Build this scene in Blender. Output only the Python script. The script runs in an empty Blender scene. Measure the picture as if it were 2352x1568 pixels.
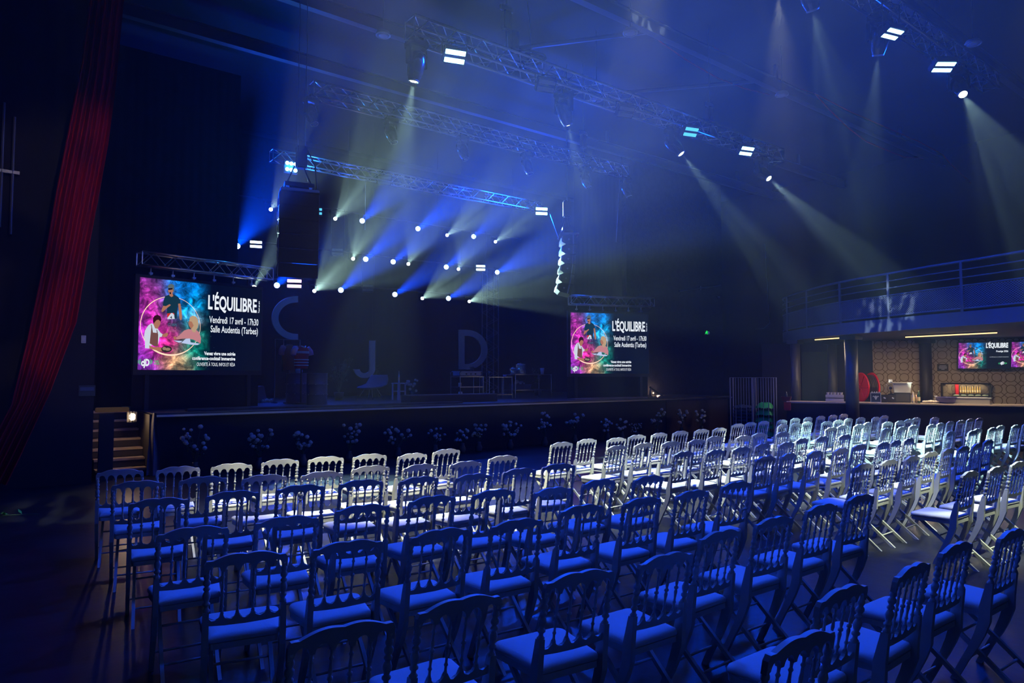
import bpy, bmesh, math, random
from mathutils import Vector, Matrix
random.seed(7)
S = bpy.context.scene
COL = S.collection
PI = math.pi

# ---------------------------------------------------------------- camera
F_PX, HOR, CAM_H, YAW = 1568.0, 862.0, 1.8, math.radians(37.5)
PITCH = math.atan((HOR - 784) / F_PX)
cam_d = bpy.data.cameras.new('camera')
cam_d.sensor_width = 36.0
cam_d.lens = 36.0 * F_PX / 2352
cam_d.clip_end = 200
cam = bpy.data.objects.new('camera', cam_d)
COL.objects.link(cam)
cam.location = (0, 0, CAM_H)
cam.rotation_euler = (PI / 2 + PITCH, 0, -YAW)
S.camera = cam

# ---------------------------------------------------------------- world, exposure
w = bpy.data.worlds.new('world'); S.world = w; w.use_nodes = True
w.node_tree.nodes['Background'].inputs[0].default_value = (0.0, 0.02, 0.2, 1)
w.node_tree.nodes['Background'].inputs[1].default_value = 0.0
S.view_settings.view_transform = 'Standard'
S.view_settings.look = 'None'
S.view_settings.gamma = 1
S.view_settings.use_curve_mapping = False
S.view_settings.exposure = 0.0
try:
    cy = S.cycles
    cy.use_denoising = True
    cy.denoiser = 'OPENIMAGEDENOISE'
    cy.use_adaptive_sampling = True; cy.adaptive_threshold = .12; cy.adaptive_min_samples = 20
    cy.max_bounces = 3; cy.diffuse_bounces = 2; cy.glossy_bounces = 2
    cy.transmission_bounces = 2; cy.transparent_max_bounces = 6; cy.volume_bounces = 0
    cy.sample_clamp_indirect = 3
    cy.sample_clamp_direct = 0
    cy.caustics_reflective = False; cy.caustics_refractive = False
    cy.use_light_tree = True
except Exception:
    pass

# light levels, all in one place
BLUE = (0.0, 0.055, 1.0)
CYAN = (0.02, 0.30, 1.0)
WHITE = (0.90, 1.0, 0.72)
COOLW = (0.58, 0.97, 0.86)     # cooler white of the beams over the stage
HAZE_DENSITY = 0.0022
P_WASH = 100000.0        # blue beams over the stage
P_SPOT = 12500.0        # white beams over the stage
P_TRUSS = 4000.0       # white heads over the audience
P_FLOOD = 170.0       # blue flood bars

# ---------------------------------------------------------------- helpers
def ray(x, y):
    a = (x - 1176) / F_PX; b = (784 - y) / F_PX
    fw = math.cos(PITCH) - b * math.sin(PITCH); up = math.sin(PITCH) + b * math.cos(PITCH)
    return Vector((a * math.cos(YAW) + fw * math.sin(YAW), -a * math.sin(YAW) + fw * math.cos(YAW), up))
CAM = Vector((0, 0, CAM_H))
def pv(x, y, v):                      # point of the picture on the plane Y = v
    r = ray(x, y); return CAM + r * (v / r.y)
def pz(x, y, z):
    r = ray(x, y); return CAM + r * ((z - CAM_H) / r.z)
def pd(x, y, d):                      # at forward distance d
    r = ray(x, y); return CAM + r * d

MATS = {}
def mat(name, col=(.5, .5, .5), rough=.5, metal=0.0, emit=None, strength=0.0, bump=None, noise=None, spec=None, coat=None):
    if name in MATS: return MATS[name]
    m = bpy.data.materials.new(name); m.use_nodes = True
    nt = m.node_tree; b = nt.nodes['Principled BSDF']
    b.inputs['Base Color'].default_value = (*col, 1)
    b.inputs['Roughness'].default_value = rough
    b.inputs['Metallic'].default_value = metal
    if spec is not None: b.inputs['Specular IOR Level'].default_value = spec
    if coat is not None: b.inputs['Coat Weight'].default_value = coat
    if emit:
        b.inputs['Emission Color'].default_value = (*emit, 1)
        b.inputs['Emission Strength'].default_value = strength
    tc = None
    if bump or noise:
        tc = nt.nodes.new('ShaderNodeTexCoord')
    if noise:                           # (scale, second colour, detail)
        n = nt.nodes.new('ShaderNodeTexNoise'); n.inputs['Scale'].default_value = noise[0]
        n.inputs['Detail'].default_value = noise[2] if len(noise) > 2 else 4
        nt.links.new(tc.outputs['Object'], n.inputs['Vector'])
        r = nt.nodes.new('ShaderNodeValToRGB')
        r.color_ramp.elements[0].position = .35; r.color_ramp.elements[1].position = .7
        r.color_ramp.elements[0].color = (*col, 1); r.color_ramp.elements[1].color = (*noise[1], 1)
        nt.links.new(n.outputs['Fac'], r.inputs['Fac'])
        nt.links.new(r.outputs['Color'], b.inputs['Base Color'])
    if bump:                            # (scale, strength)
        n = nt.nodes.new('ShaderNodeTexNoise'); n.inputs['Scale'].default_value = bump[0]; n.inputs['Detail'].default_value = 5
        nt.links.new(tc.outputs['Object'], n.inputs['Vector'])
        bp = nt.nodes.new('ShaderNodeBump'); bp.inputs['Strength'].default_value = bump[1]; bp.inputs['Distance'].default_value = .02
        nt.links.new(n.outputs['Fac'], bp.inputs['Height'])
        nt.links.new(bp.outputs['Normal'], b.inputs['Normal'])
    MATS[name] = m
    return m

def emis(name, col, strength):
    if name in MATS: return MATS[name]
    m = bpy.data.materials.new(name); m.use_nodes = True
    nt = m.node_tree; nt.nodes.clear()
    e = nt.nodes.new('ShaderNodeEmission'); e.inputs[0].default_value = (*col, 1); e.inputs[1].default_value = strength
    o = nt.nodes.new('ShaderNodeOutputMaterial'); nt.links.new(e.outputs[0], o.inputs[0])
    MATS[name] = m
    return m

def link_mesh(name, me, m=None, parent=None, smooth=False, loc=None, rot=None):
    if m is not None:
        me.materials.clear(); me.materials.append(m)
    if smooth:
        for p in me.polygons: p.use_smooth = True
    o = bpy.data.objects.new(name, me); COL.objects.link(o)
    if parent is not None: o.parent = parent
    if loc is not None: o.location = loc
    if rot is not None: o.rotation_euler = rot
    return o
def obj(name, bm, m, parent=None, smooth=False, loc=None, rot=None):
    me = bpy.data.meshes.new(name)
    bmesh.ops.recalc_face_normals(bm, faces=bm.faces[:])
    bm.to_mesh(me); bm.free()
    return link_mesh(name, me, m, parent, smooth, loc, rot)
def tag(o, label=None, cat=None, group=None, kind=None):
    if label: o['label'] = label
    if cat: o['category'] = cat
    if group: o['group'] = group
    if kind: o['kind'] = kind
    return o
def thing(name, label, cat, loc=(0, 0, 0), rz=0.0, group=None):
    o = bpy.data.objects.new(name, None); COL.objects.link(o); o.empty_display_size = .1
    o.location = loc; o.rotation_euler = (0, 0, rz)
    return tag(o, label, cat, group)
def struct(name, bm, m, smooth=False):
    return tag(obj(name, bm, m, None, smooth), kind='structure')
def dup(o, parent=None):
    c = o.copy(); COL.objects.link(c)
    if parent is not None:
        c.parent = parent
    for ch in list(o.children): dup(ch, c)
    return c

def box(bm, c, s, rot=None, bevel=0):
    r = bmesh.ops.create_cube(bm, size=1)
    M = Matrix.Translation(Vector(c)) @ (rot.to_4x4() if rot is not None else Matrix.Identity(4)) @ Matrix.Diagonal((*s, 1))
    bmesh.ops.transform(bm, matrix=M, verts=r['verts'])
    if bevel:
        es = list({e for v in r['verts'] for e in v.link_edges})
        bmesh.ops.bevel(bm, geom=es, offset=bevel, segments=2, affect='EDGES', clamp_overlap=True)
    return bm
def B(c, s, rot=None, bevel=0):
    return box(bmesh.new(), c, s, rot, bevel)
def ring_frame(d):
    d = d.normalized(); a = Vector((0, 0, 1)) if abs(d.z) < .9 else Vector((1, 0, 0))
    u = d.cross(a).normalized(); v = d.cross(u).normalized()
    return u, v
def tube(bm, pts, r, n=8, cap=True):
    pts = [Vector(p) for p in pts]; rs = r if isinstance(r, (list, tuple)) else [r] * len(pts)
    rings = []; u = None
    for i, p in enumerate(pts):
        d = (pts[min(i + 1, len(pts) - 1)] - pts[max(i - 1, 0)])
        if d.length < 1e-9: d = Vector((0, 0, 1))
        d.normalize()
        if u is None: u, v = ring_frame(d)
        else:
            u = (u - d * u.dot(d))
            if u.length < 1e-6: u, v = ring_frame(d)
            u.normalize(); v = d.cross(u).normalized()
        rings.append([bm.verts.new(p + (u * math.cos(2 * PI * k / n) + v * math.sin(2 * PI * k / n)) * rs[i]) for k in range(n)])
    for a, b in zip(rings, rings[1:]):
        for k in range(n): bm.faces.new((a[k], a[(k + 1) % n], b[(k + 1) % n], b[k]))
    if cap:
        bm.faces.new(rings[0][::-1]); bm.faces.new(rings[-1])
    return bm
def lathe(bm, prof, n=16, M=None, cap=True):      # prof: (r, z)
    rings = []
    for r, z in prof:
        r = max(r, 1e-4)
        rings.append([bm.verts.new((r * math.cos(2 * PI * k / n), r * math.sin(2 * PI * k / n), z)) for k in range(n)])
    for a, b in zip(rings, rings[1:]):
        for k in range(n): bm.faces.new((a[k], a[(k + 1) % n], b[(k + 1) % n], b[k]))
    if cap:
        bm.faces.new(rings[0][::-1]); bm.faces.new(rings[-1])
    if M is not None:
        bmesh.ops.transform(bm, matrix=M, verts=[v for r in rings for v in r])
    return bm
def loft(bm, secs):                               # list of rings (equal length) of points
    rings = [[bm.verts.new(p) for p in s] for s in secs]; n = len(rings[0])
    for a, b in zip(rings, rings[1:]):
        for k in range(n): bm.faces.new((a[k], a[(k + 1) % n], b[(k + 1) % n], b[k]))
    bm.faces.new(rings[0][::-1]); bm.faces.new(rings[-1])
    return bm
def plate(bm, poly, y0, y1, M=None):              # polygon (x, z) extruded along y
    a = [bm.verts.new((x, y0, z)) for x, z in poly]; b = [bm.verts.new((x, y1, z)) for x, z in poly]
    n = len(poly)
    f1 = bm.faces.new(a); f2 = bm.faces.new(b[::-1])
    for k in range(n): bm.faces.new((a[k], b[k], b[(k + 1) % n], a[(k + 1) % n]))
    if M is not None: bmesh.ops.transform(bm, matrix=M, verts=a + b)
    bmesh.ops.triangulate(bm, faces=[f1, f2])
    return bm
def grid(bm, fn, nu, nv):
    vs = [[bm.verts.new(fn(i / nu, j / nv)) for j in range(nv + 1)] for i in range(nu + 1)]
    for i in range(nu):
        for j in range(nv): bm.faces.new((vs[i][j], vs[i + 1][j], vs[i + 1][j + 1], vs[i][j + 1]))
    return bm
def ball(bm, c, r, seg=10, rings=7, scale=(1, 1, 1)):
    q = bmesh.ops.create_uvsphere(bm, u_segments=seg, v_segments=rings, radius=r)
    bmesh.ops.transform(bm, matrix=Matrix.Translation(Vector(c)) @ Matrix.Diagonal((*scale, 1)), verts=q['verts'])
    return bm
def look_quat(d):                                 # local -Z along d
    return Vector(d).to_track_quat('-Z', 'Y')

def spot(name, loc, target, color, power, deg, blend=.3, parent=None, gobo=None, radius=.05):
    l = bpy.data.lights.new(name, 'SPOT'); l.color = color; l.energy = power
    l.spot_size = math.radians(deg); l.spot_blend = blend; l.shadow_soft_size = radius
    if gobo:
        l.use_nodes = True; nt = l.node_tree
        em = nt.nodes.get('Emission') or nt.nodes.new('ShaderNodeEmission')
        tc = nt.nodes.new('ShaderNodeTexCoord')
        mp = nt.nodes.new('ShaderNodeMapping'); mp.inputs['Rotation'].default_value = (0, 0, gobo[2])
        mp.inputs['Scale'].default_value = (gobo[0], gobo[0] * (.45 if len(gobo) > 3 else 1), .001)
        sp = nt.nodes.new('ShaderNodeSeparateXYZ'); dv = nt.nodes.new('ShaderNodeVectorMath'); dv.operation = 'DIVIDE'
        cb = nt.nodes.new('ShaderNodeCombineXYZ')
        nt.links.new(tc.outputs['Normal'], sp.inputs[0])
        for k in range(3): nt.links.new(sp.outputs['Z'], cb.inputs[k])
        nt.links.new(tc.outputs['Normal'], dv.inputs[0]); nt.links.new(cb.outputs[0], dv.inputs[1])
        nt.links.new(dv.outputs[0], mp.inputs['Vector'])
        v = nt.nodes.new('ShaderNodeTexNoise'); v.inputs['Scale'].default_value = 1.0; v.inputs['Detail'].default_value = 1
        nt.links.new(mp.outputs[0], v.inputs['Vector'])
        r = nt.nodes.new('ShaderNodeValToRGB'); th_ = gobo[3] if len(gobo) > 3 else .42
        r.color_ramp.elements[0].position = th_; r.color_ramp.elements[1].position = th_ + .10
        lo = gobo[1]; r.color_ramp.elements[0].color = (lo, lo, lo, 1); r.color_ramp.elements[1].color = (1.5, 1.5, 1.5, 1)
        nt.links.new(v.outputs['Fac'], r.inputs['Fac'])
        nt.links.new(r.outputs['Color'], em.inputs['Strength'])
    o = bpy.data.objects.new(name, l); COL.objects.link(o)
    d = Vector(target) - Vector(loc)
    if parent is None:
        o.location = loc; o.rotation_mode = 'QUATERNION'; o.rotation_quaternion = look_quat(d)
    return o

# ---------------------------------------------------------------- materials
M_BLACK = mat('black_wall_paint', (.016, .017, .022), .85, bump=(3, .3))
M_CEIL = mat('dark_ceiling', (.04, .042, .05), .8, bump=(2, .3))
M_FLOOR = mat('worn_dark_floor', (.018, .019, .022), .33, noise=(1.3, (.042, .044, .05), 8), bump=(9, .12))
M_STAGE = mat('stage_deck', (.05, .05, .055), .35, noise=(3, (.09, .09, .1), 6))
M_SKIRT = mat('stage_skirt_cloth', (.012, .013, .018), .9, bump=(6, .4))
M_DRAPE = mat('black_drape', (.004, .004, .006), .95)
M_ALU = mat('aluminium', (.75, .76, .78), .28, 1.0)
M_DALU = mat('dull_steel', (.25, .26, .28), .45, .8)
M_PLASTIC = mat('black_plastic', (.012, .012, .014), .35)
M_RUB = mat('matt_black_metal', (.02, .02, .022), .55)
M_CHAIR = mat('white_chair_paint', (.68, .68, .62), .38, bump=(60, .05))
M_CUSH = mat('white_cushion_cloth', (.80, .80, .78), .8, bump=(120, .1))
M_RED = mat('red_plastic', (.6, .01, .02), .4)
M_GLASS = mat('dark_glass', (.05, .06, .07), .1)
#seat positions per (block, row): x, y, heading in degrees
CHAIRS = {
    (0, 0): [(1.05, 7.61, -10), (1.54, 7.49, -4), (2.03, 7.41, -8), (2.55, 7.47, -4), (3.04, 7.40, -7), (3.54, 7.33, -9), (3.96, 7.09, 4), (4.52, 7.24, 3)],
    (0, 1): [(1.06, 6.69, -10), (1.57, 6.62, -8), (2.04, 6.39, -6), (2.54, 6.28, -4), (3.09, 6.38, -5), (3.54, 6.18, 3), (4.04, 6.09, -1), (4.66, 6.26, -1)],
    (0, 2): [(1.04, 5.66, -9), (1.56, 5.65, -7), (2.09, 5.62, -6), (2.61, 5.57, -6), (3.10, 5.43, 0), (3.58, 5.28, -1), (4.15, 5.31, -2), (4.69, 5.34, -10)],
    (0, 3): [(1.01, 4.47, -6), (1.56, 4.43, -8), (2.12, 4.50, -6), (2.69, 4.51, -2), (3.22, 4.45, -4), (3.66, 4.25, 1), (4.26, 4.33, 1), (4.78, 4.22, 1)],
    (0, 4): [(1.09, 3.67, -12), (1.60, 3.58, -6), (2.15, 3.52, -1), (2.68, 3.46, -4), (3.33, 3.56, -2), (3.89, 3.50, -1), (4.44, 3.47, -1), (5.10, 3.52, -3)],
    (0, 5): [(1.06, 2.41, -5), (1.56, 2.40, -2), (2.21, 2.38, -6), (2.77, 2.34, -2), (3.43, 2.49, 1), (4.03, 2.51, -2), (4.69, 2.55, -1), (5.29, 2.57, -2)],
    (0, 6): [(2.29, 1.34, -3), (2.94, 1.52, -1), (3.55, 1.49, 2), (4.19, 1.53, -1), (4.81, 1.46, -1)],
    (1, 0): [(6.23, 7.03, 1), (6.84, 7.17, 5), (7.31, 7.04, 2), (7.90, 7.18, 2), (8.46, 7.22, 4), (9.02, 7.25, 2), (9.59, 7.26, 1), (10.10, 7.27, 2)],
    (1, 1): [(6.51, 6.27, 4), (7.03, 6.27, 2), (7.50, 6.20, 1), (8.02, 6.16, 1), (8.65, 6.32, 2), (9.09, 6.12, 1), (9.69, 6.24, 2), (10.17, 6.13, 2)],
    (1, 2): [(6.63, 5.29, 3), (7.08, 5.17, 4), (7.62, 5.17, 1), (8.22, 5.25, 4), (8.67, 5.17, 3), (9.37, 5.35, 6), (9.88, 5.32, 4), (10.46, 5.27, 2)],
    (1, 3): [(6.97, 4.42, 2), (7.44, 4.42, 7), (7.93, 4.36, 5), (8.49, 4.33, 2), (9.13, 4.41, 2), (9.69, 4.36, 3), (10.14, 4.39, 5), (10.60, 4.41, 4)],
    (1, 4): [(7.18, 3.44, 1), (7.74, 3.43, 2), (8.31, 3.43, 2), (8.91, 3.47, 1), (9.51, 3.50, 3), (9.97, 3.49, 2), (10.48, 3.51, 4), (11.20, 3.61, 2)],
    (1, 5): [(7.43, 2.56, 0), (8.00, 2.52, -1), (8.67, 2.52, -5)],
    (2, 0): [(11.24, 7.68, 2), (11.78, 7.76, 4), (12.29, 7.80, 4), (12.94, 7.80, 3), (13.69, 7.94, 4), (14.20, 7.94, 5), (14.85, 8.00, 4), (15.45, 8.03, 3), (16.08, 8.10, 2)],
    (2, 1): [(11.80, 7.10, 6), (12.34, 7.15, 6), (12.79, 7.17, 3), (13.23, 7.00, -1), (13.83, 7.08, 2), (14.51, 7.21, 4), (15.01, 7.19, 2), (15.46, 7.08, 3), (16.18, 7.22, 2)],
    (2, 2): [(11.73, 6.14, 0), (12.42, 6.29, 3), (12.87, 6.20, -1), (13.58, 6.38, 6), (14.02, 6.20, -2), (14.56, 6.20, 0), (15.26, 6.32, -1), (15.91, 6.44, 0), (16.34, 6.24, -1)],
    (2, 3): [(12.33, 5.48, 3), (12.89, 5.46, 1), (13.49, 5.51, 0), (13.93, 5.38, 1), (14.49, 5.44, 2), (15.15, 5.51, 2), (15.69, 5.51, -1), (16.38, 5.58, 1), (16.83, 5.56, 0)],
    (2, 4): [(12.49, 4.55, 3), (12.93, 4.38, 1), (13.48, 4.49, 1), (13.93, 4.41, 0), (14.61, 4.50, 0), (15.05, 4.39, -2), (15.67, 4.40, -3)],
}
# ================================================================ the room
H = 9.6
struct('floor', B((8, 8, -.1), (44, 34, .2)), M_FLOOR)
struct('ceiling', B((8, 8, H + .1), (44, 34, .2)), M_CEIL)
struct('wall_back', B((8, 22.1, H / 2), (44, .2, H)), M_BLACK)
struct('wall_right', B((26.1, 5, H / 2), (.2, 34, H)), M_BLACK)
struct('wall_left', B((-9.1, 5, H / 2), (.2, 34, H)), M_BLACK)
struct('wall_rear', B((8, -7.1, H / 2), (44, .2, H)), M_BLACK)
struct('wall_front_left', B((-3.78, 13.7, H / 2), (10.44, .4, H)), M_BLACK)
M_SIDE = mat('rough_painted_block', (.02, .021, .026), .7, bump=(14, .9), noise=(5, (.032, .032, .036), 6))
bm = B((19.9, 16.1, (H + 1.13) / 2), (5.4, .2, H - 1.13)); box(bm, (21.2, 16.1, .565), (2.78, .2, 1.13)); struct('wall_front_right', bm, M_SIDE)
struct('wall_recess', B((22.5, 19.1, H / 2), (.2, 5.9, H)), M_BLACK)

# haze in the air of the hall
m = bpy.data.materials.new('thin_stage_haze'); m.use_nodes = True
nt = m.node_tree; nt.nodes.clear()
vs = nt.nodes.new('ShaderNodeVolumeScatter'); vs.inputs['Color'].default_value = (1, 1, 1, 1)
vs.inputs['Density'].default_value = HAZE_DENSITY; vs.inputs['Anisotropy'].default_value = .35
o_ = nt.nodes.new('ShaderNodeOutputMaterial'); nt.links.new(vs.outputs[0], o_.inputs['Volume'])
m.cycles.volume_sampling = 'EQUIANGULAR'
hz = obj('haze', B((8.5, 7.5, (1.25 + H) / 2 - .03), (34.8, 28.8, H - 1.35)), m)
tag(hz, 'thin theatrical haze filling the air of the hall', 'haze', kind='stuff')

# ================================================================ stage
SZ = 1.12
st = thing('stage', 'low black stage platform with dark cloth skirt across the hall', 'stage', (2.37, 13.8, 0))
obj('deck', B((8.7, 3.7, SZ - .04), (17.4, 7.6, .08)), M_STAGE, st)
bm = bmesh.new()
grid(bm, lambda a, b: (a * 14.2 + .02, .03 + .012 * math.sin(a * 90), .0 + b * (SZ - .1)), 240, 1)
obj('skirt', bm, M_SKIRT, st)
obj('side_panel', B((15.8, .06, (SZ - .1) / 2), (3.15, .06, SZ - .1)), mat('brown_ply_panel', (.035, .022, .018), .7, bump=(9, .4)), st)
obj('edge_trim', B((8.7, -.11, SZ - .05), (17.4, .02, .035)), M_ALU, st)
obj('substructure', B((8.7, 3.9, .5), (17.2, 7.2, .98)), M_DRAPE, st)
# cable duct along the front of the deck
cd = thing('cable_duct', 'low dark cable cover strip lying along the stage front edge', 'cable cover', (2.9, 14.05, SZ))
obj('duct', B((3.2, 0, .025), (6.2, .22, .05), bevel=.015), M_STAGE, cd)
fr = thing('front_fill_board', 'long pale dusty plank lying at right stage edge', 'board', (13.0, 14.1, SZ))
obj('plank', B((1.4, 0, .02), (3.0, .3, .04)), mat('dusty_board', (.22, .19, .19), .8), fr)

def drape(name, label, x0, y0, x1, y1, z0, z1, m, folds=10, amp=.07, nx=None):
    bm = bmesh.new(); d = Vector((x1 - x0, y1 - y0, 0)); L = d.length; nrm = Vector((-d.y, d.x, 0)).normalized()
    nx = nx or int(folds * 8)
    grid(bm, lambda a, b: Vector((x0, y0, z0)) + d * a + nrm * (amp * math.sin(a * folds * 2 * PI) + .3 * amp * math.sin(a * folds * 3.1 + 5 * b)) + Vector((0, 0, (z1 - z0) * b)), nx, 6)
    o = obj(name, bm, m, None, True)
    return tag(o, label, 'curtain')
drape('backdrop_curtain', 'black cloth backdrop hanging across the rear of the stage', 2.4, 21.3, 21.8, 21.3, SZ, 9.2, M_DRAPE, 60, .0015)
drape('wing_curtain', 'black wing curtain behind the left big screen', 1.6, 17.2, 4.75, 17.2, 0, 9.2, M_DRAPE, 16, .003)
drape('wing_curtain', 'black wing curtain behind the right big screen', 15.9, 17.2, 22.2, 17.2, 1.125, 9.2, M_DRAPE, 30, .003)

# red curtain, swept to the left
LE = [(300, -400), (250, -170), (205, 0), (185, 150), (160, 280), (130, 430), (100, 600), (62, 780), (25, 930), (-40, 1050), (-80, 1112)]
RE = [(330, -400), (305, -170), (284, 0), (266, 190), (248, 330), (228, 440), (205, 560), (175, 740), (115, 900), (45, 1050), (15, 1112)]
def interp(L, t):
    k = t * (len(L) - 1); i = min(int(k), len(L) - 2); f = k - i
    return L[i][0] * (1 - f) + L[i + 1][0] * f, L[i][1] * (1 - f) + L[i + 1][1] * f
def curt(a, b):
    l = interp(LE, b); r = interp(RE, b); x = l[0] + (r[0] - l[0]) * a; y = l[1] + (r[1] - l[1]) * a
    p = pv(x, y, 12.9); p.y -= .10 * math.sin(a * 5 * 2 * PI + b * 2) + .06 * math.sin(a * 9 * PI); p.z = min(p.z, H - .02); return p
bm = bmesh.new(); grid(bm, curt, 70, 40)
tag(obj('red_curtain', bm, mat('red_velvet', (.55, .006, .02), .85, bump=(40, .2)), None, True), 'long red velvet curtain swept down to the floor at far left', 'curtain')

# things on the dark left wall
for (x, y, w_, h_, lab, nm) in ((192, 779, .07, .13, 'small pale wall switch on the dark left wall', 'wall_switch'), (200, 897, .24, .18, 'small dark framed notice on wall below the switch', 'wall_notice')):
    p = pv(x, y, 13.49)
    t = thing(nm, lab, 'switch' if 'switch' in nm else 'notice', p)
    obj('plate', B((0, 0, 0), (w_, .02, h_), bevel=.004), mat('pale_plate', (.55, .58, .62), .5) if 'switch' in nm else mat('dark_plate', (.04, .06, .08), .3), t)
    if 'switch' in nm: obj('rocker', B((0, -.014, 0), (.035, .012, .06)), mat('pale_rocker', (.7, .7, .7), .4), t)
    else: obj('printed_sheet', B((0, -.012, .03), (.2, .004, .06)), mat('blue_sheet', (.05, .10, .22), .5), t)
p = pv(8, 380, 13.45)
t = thing('wall_pipe_rack', 'dim metal pipe bracket on the wall at far left', 'pipe', p)
for k, dx in enumerate((-.15, -.02, .12)):
    obj('pipe', tube(bmesh.new(), [(dx, -.05, 1.2 - .2 * k), (dx, -.05, -.9 - .1 * k)], .022), M_DALU, t)
obj('crossbar', B((0, -.05, -.1), (.42, .04, .05)), M_DALU, t)

# ---------------------------------------------------------------- stair niche at the left end of the stage
M_WOOD = mat('pale_stair_wood', (.42, .33, .24), .6, noise=(9, (.30, .22, .16), 5))
sx = 1.5
ss = thing('staircase', 'wooden steps climbing to the stage beside its left end', 'stairs', (sx, 13.75, 0))
for k in range(7):
    obj('step', B((.42, .14 + .24 * k, .16 * (k + 1) - .02), (.80, .26, .04), bevel=.005), M_WOOD, ss)
    obj('riser', B((.42, .03 + .24 * k, .16 * k + .07), (.80, .02, .12)), mat('dark_riser', (.03, .025, .02), .8), ss)
obj('stringer', B((.84, .8, .55), (.03, 1.7, 1.1)), mat('dark_riser'), ss)
p0 = pv(220, 942, 13.72); p1 = pv(298, 942, 13.72)
tag(obj('yellow_handrail', B(((p0.x + p1.x) / 2, 13.8, p0.z), (abs(p1.x - p0.x), .06, .085), bevel=.01), mat('yellow_paint', (.75, .42, .03), .5)), 'short yellow rail above the wooden steps at stage left', 'rail')
p0 = pv(228, 950, 13.62); p1 = pv(262, 950, 13.62)
tag(obj('dark_post', B(((p0.x + p1.x) / 2, 13.62, .57), (p1.x - p0.x, .08, 1.14)), mat('dark_post_paint', (.015, .016, .02), .7)), 'dark square post in front of the wooden steps', 'post')
p = pv(304, 957, 14.0)
bl = thing('bulkhead_lamp', 'small glowing caged wall lamp above the wooden steps', 'lamp', p)
obj('housing', B((0, .05, 0), (.16, .04, .2), bevel=.01), M_RUB, bl)
obj('diffuser', ball(bmesh.new(), (0, 0, 0), .055, 12, 8, (1, .7, 1.2)), emis('warm_bulb', (1, .72, .42), 14), bl, True)
bm = bmesh.new()
for s in (-1, 0, 1): tube(bm, [(s * .045, .03, .09), (s * .045, -.05, .06), (s * .045, -.05, -.06), (s * .045, .03, -.09)], .006, 5)
tube(bm, [(-.07, -.03, 0), (.07, -.03, 0)], .006, 5)
obj('cage', bm, M_RUB, bl)
pl = bpy.data.lights.new('bulkhead_light', 'POINT'); pl.energy = 7; pl.color = (1, .68, .40); pl.shadow_soft_size = .05
po = bpy.data.objects.new('bulkhead_light', pl); COL.objects.link(po); po.parent = bl; po.location = (-.05, -.14, 0)
# same lamp low behind the right end of the stage
bl2 = thing('bulkhead_lamp', 'warm wall lamp low beside the sloping handrail at stage right', 'lamp', (18.4, 15.9, 1.2))
obj('housing', B((0, .05, 0), (.16, .04, .12), bevel=.01), M_RUB, bl2)
obj('diffuser', ball(bmesh.new(), (0, 0, -.01), .03, 12, 8, (1, .7, 1)), emis('warm_bulb_dim', (1, .72, .42), 3), bl2, True)
pl = bpy.data.lights.new('bulkhead_light', 'POINT'); pl.energy = 6; pl.color = (1, .60, .42); pl.shadow_soft_size = .04
po = bpy.data.objects.new('bulkhead_light', pl); COL.objects.link(po); po.parent = bl2; po.location = (0, -.22, .02)
a = pv(1493, 889, 15.3); b = pv(1538, 920, 15.3)
hr = thing('stage_handrail', 'sloping dark handrail at the right end of the stage', 'handrail', a)
obj('rail', tube(bmesh.new(), [(0, 0, 0), b - a], .03), M_DALU, hr)
obj('post', tube(bmesh.new(), [(.03, 0, 0), (.03, 0, SZ - a.z)], .022), M_DALU, hr)
# hanging cloth at the stage corner
def cl(a_, b_):
    l = interp([(352, 948), (347, 985), (340, 1040), (336, 1092)], 1 - b_); r = interp([(358, 948), (360, 985), (368, 1035), (366, 1092)], 1 - b_)
    p = pv(l[0] + (r[0] - l[0]) * a_, l[1] + (r[1] - l[1]) * a_, 13.55); p.y += .05 * math.sin(a_ * 9 + b_ * 2); p.z = max(p.z, .01); return p
tag(obj('hanging_cloth', grid(bmesh.new(), cl, 16, 20), mat('grey_cloth', (.16, .15, .19), .9, bump=(25, .4)), None, True), 'crumpled dark grey cloth hanging at the left corner of the stage', 'cloth')

# green exit sign
p = pv(1623, 764, 15.97)
ex = thing('exit_sign', 'small glowing green emergency exit sign on wall right of stage', 'sign', p)
obj('housing', B((0, 0, 0), (.34, .05, .17), bevel=.006), M_RUB, ex)
GRN = emis('exit_green', (.02, .9, .12), 1.1)
bm = bmesh.new()
plate(bm, [(-.13, -.05), (-.11, -.055), (-.08, -.01), (-.05, -.02), (-.04, -.055), (-.02, -.055), (-.03, .0), (-.055, .02), (-.03, .03), (-.01, .01), (.0, .02), (-.03, .055), (-.06, .05), (-.09, .03), (-.10, .0)], -.032, -.027)
ball(bm, (-.03, -.03, .07), .014)
obj('running_figure', bm, GRN, ex)
bm = bmesh.new(); box(bm, (.035, -.03, .045), (.05, .006, .012)); box(bm, (.035, -.03, -.05), (.05, .006, .012)); box(bm, (.015, -.03, 0), (.012, .006, .1))
obj('door_symbol', bm, GRN, ex)
bm = bmesh.new(); box(bm, (.11, -.03, .03), (.07, .006, .014)); box(bm, (.11, -.03, -.03), (.07, .006, .014)); box(bm, (.08, -.03, 0), (.014, .006, .07))
obj('arrow_mark', bm, emis('exit_violet', (.2, .2, .9), .5), ex)
p = pv(1650, 682, 15.97)
tag(obj('small_wall_plate', B(p, (.16, .03, .06)), mat('pale_plate')), 'tiny pale plate high on the wall near its right corner', 'plate')
a = pv(1560, 668, 15.95); b = pv(1655, 655, 15.95)
pc = thing('wall_conduit', 'thin horizontal conduit pipe high on the wall right of the stage', 'pipe', a)
obj('pipe', tube(bmesh.new(), [(0, 0, 0), (b.x - a.x, 0, b.z - a.z)], .03), M_DALU, pc)
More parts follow.
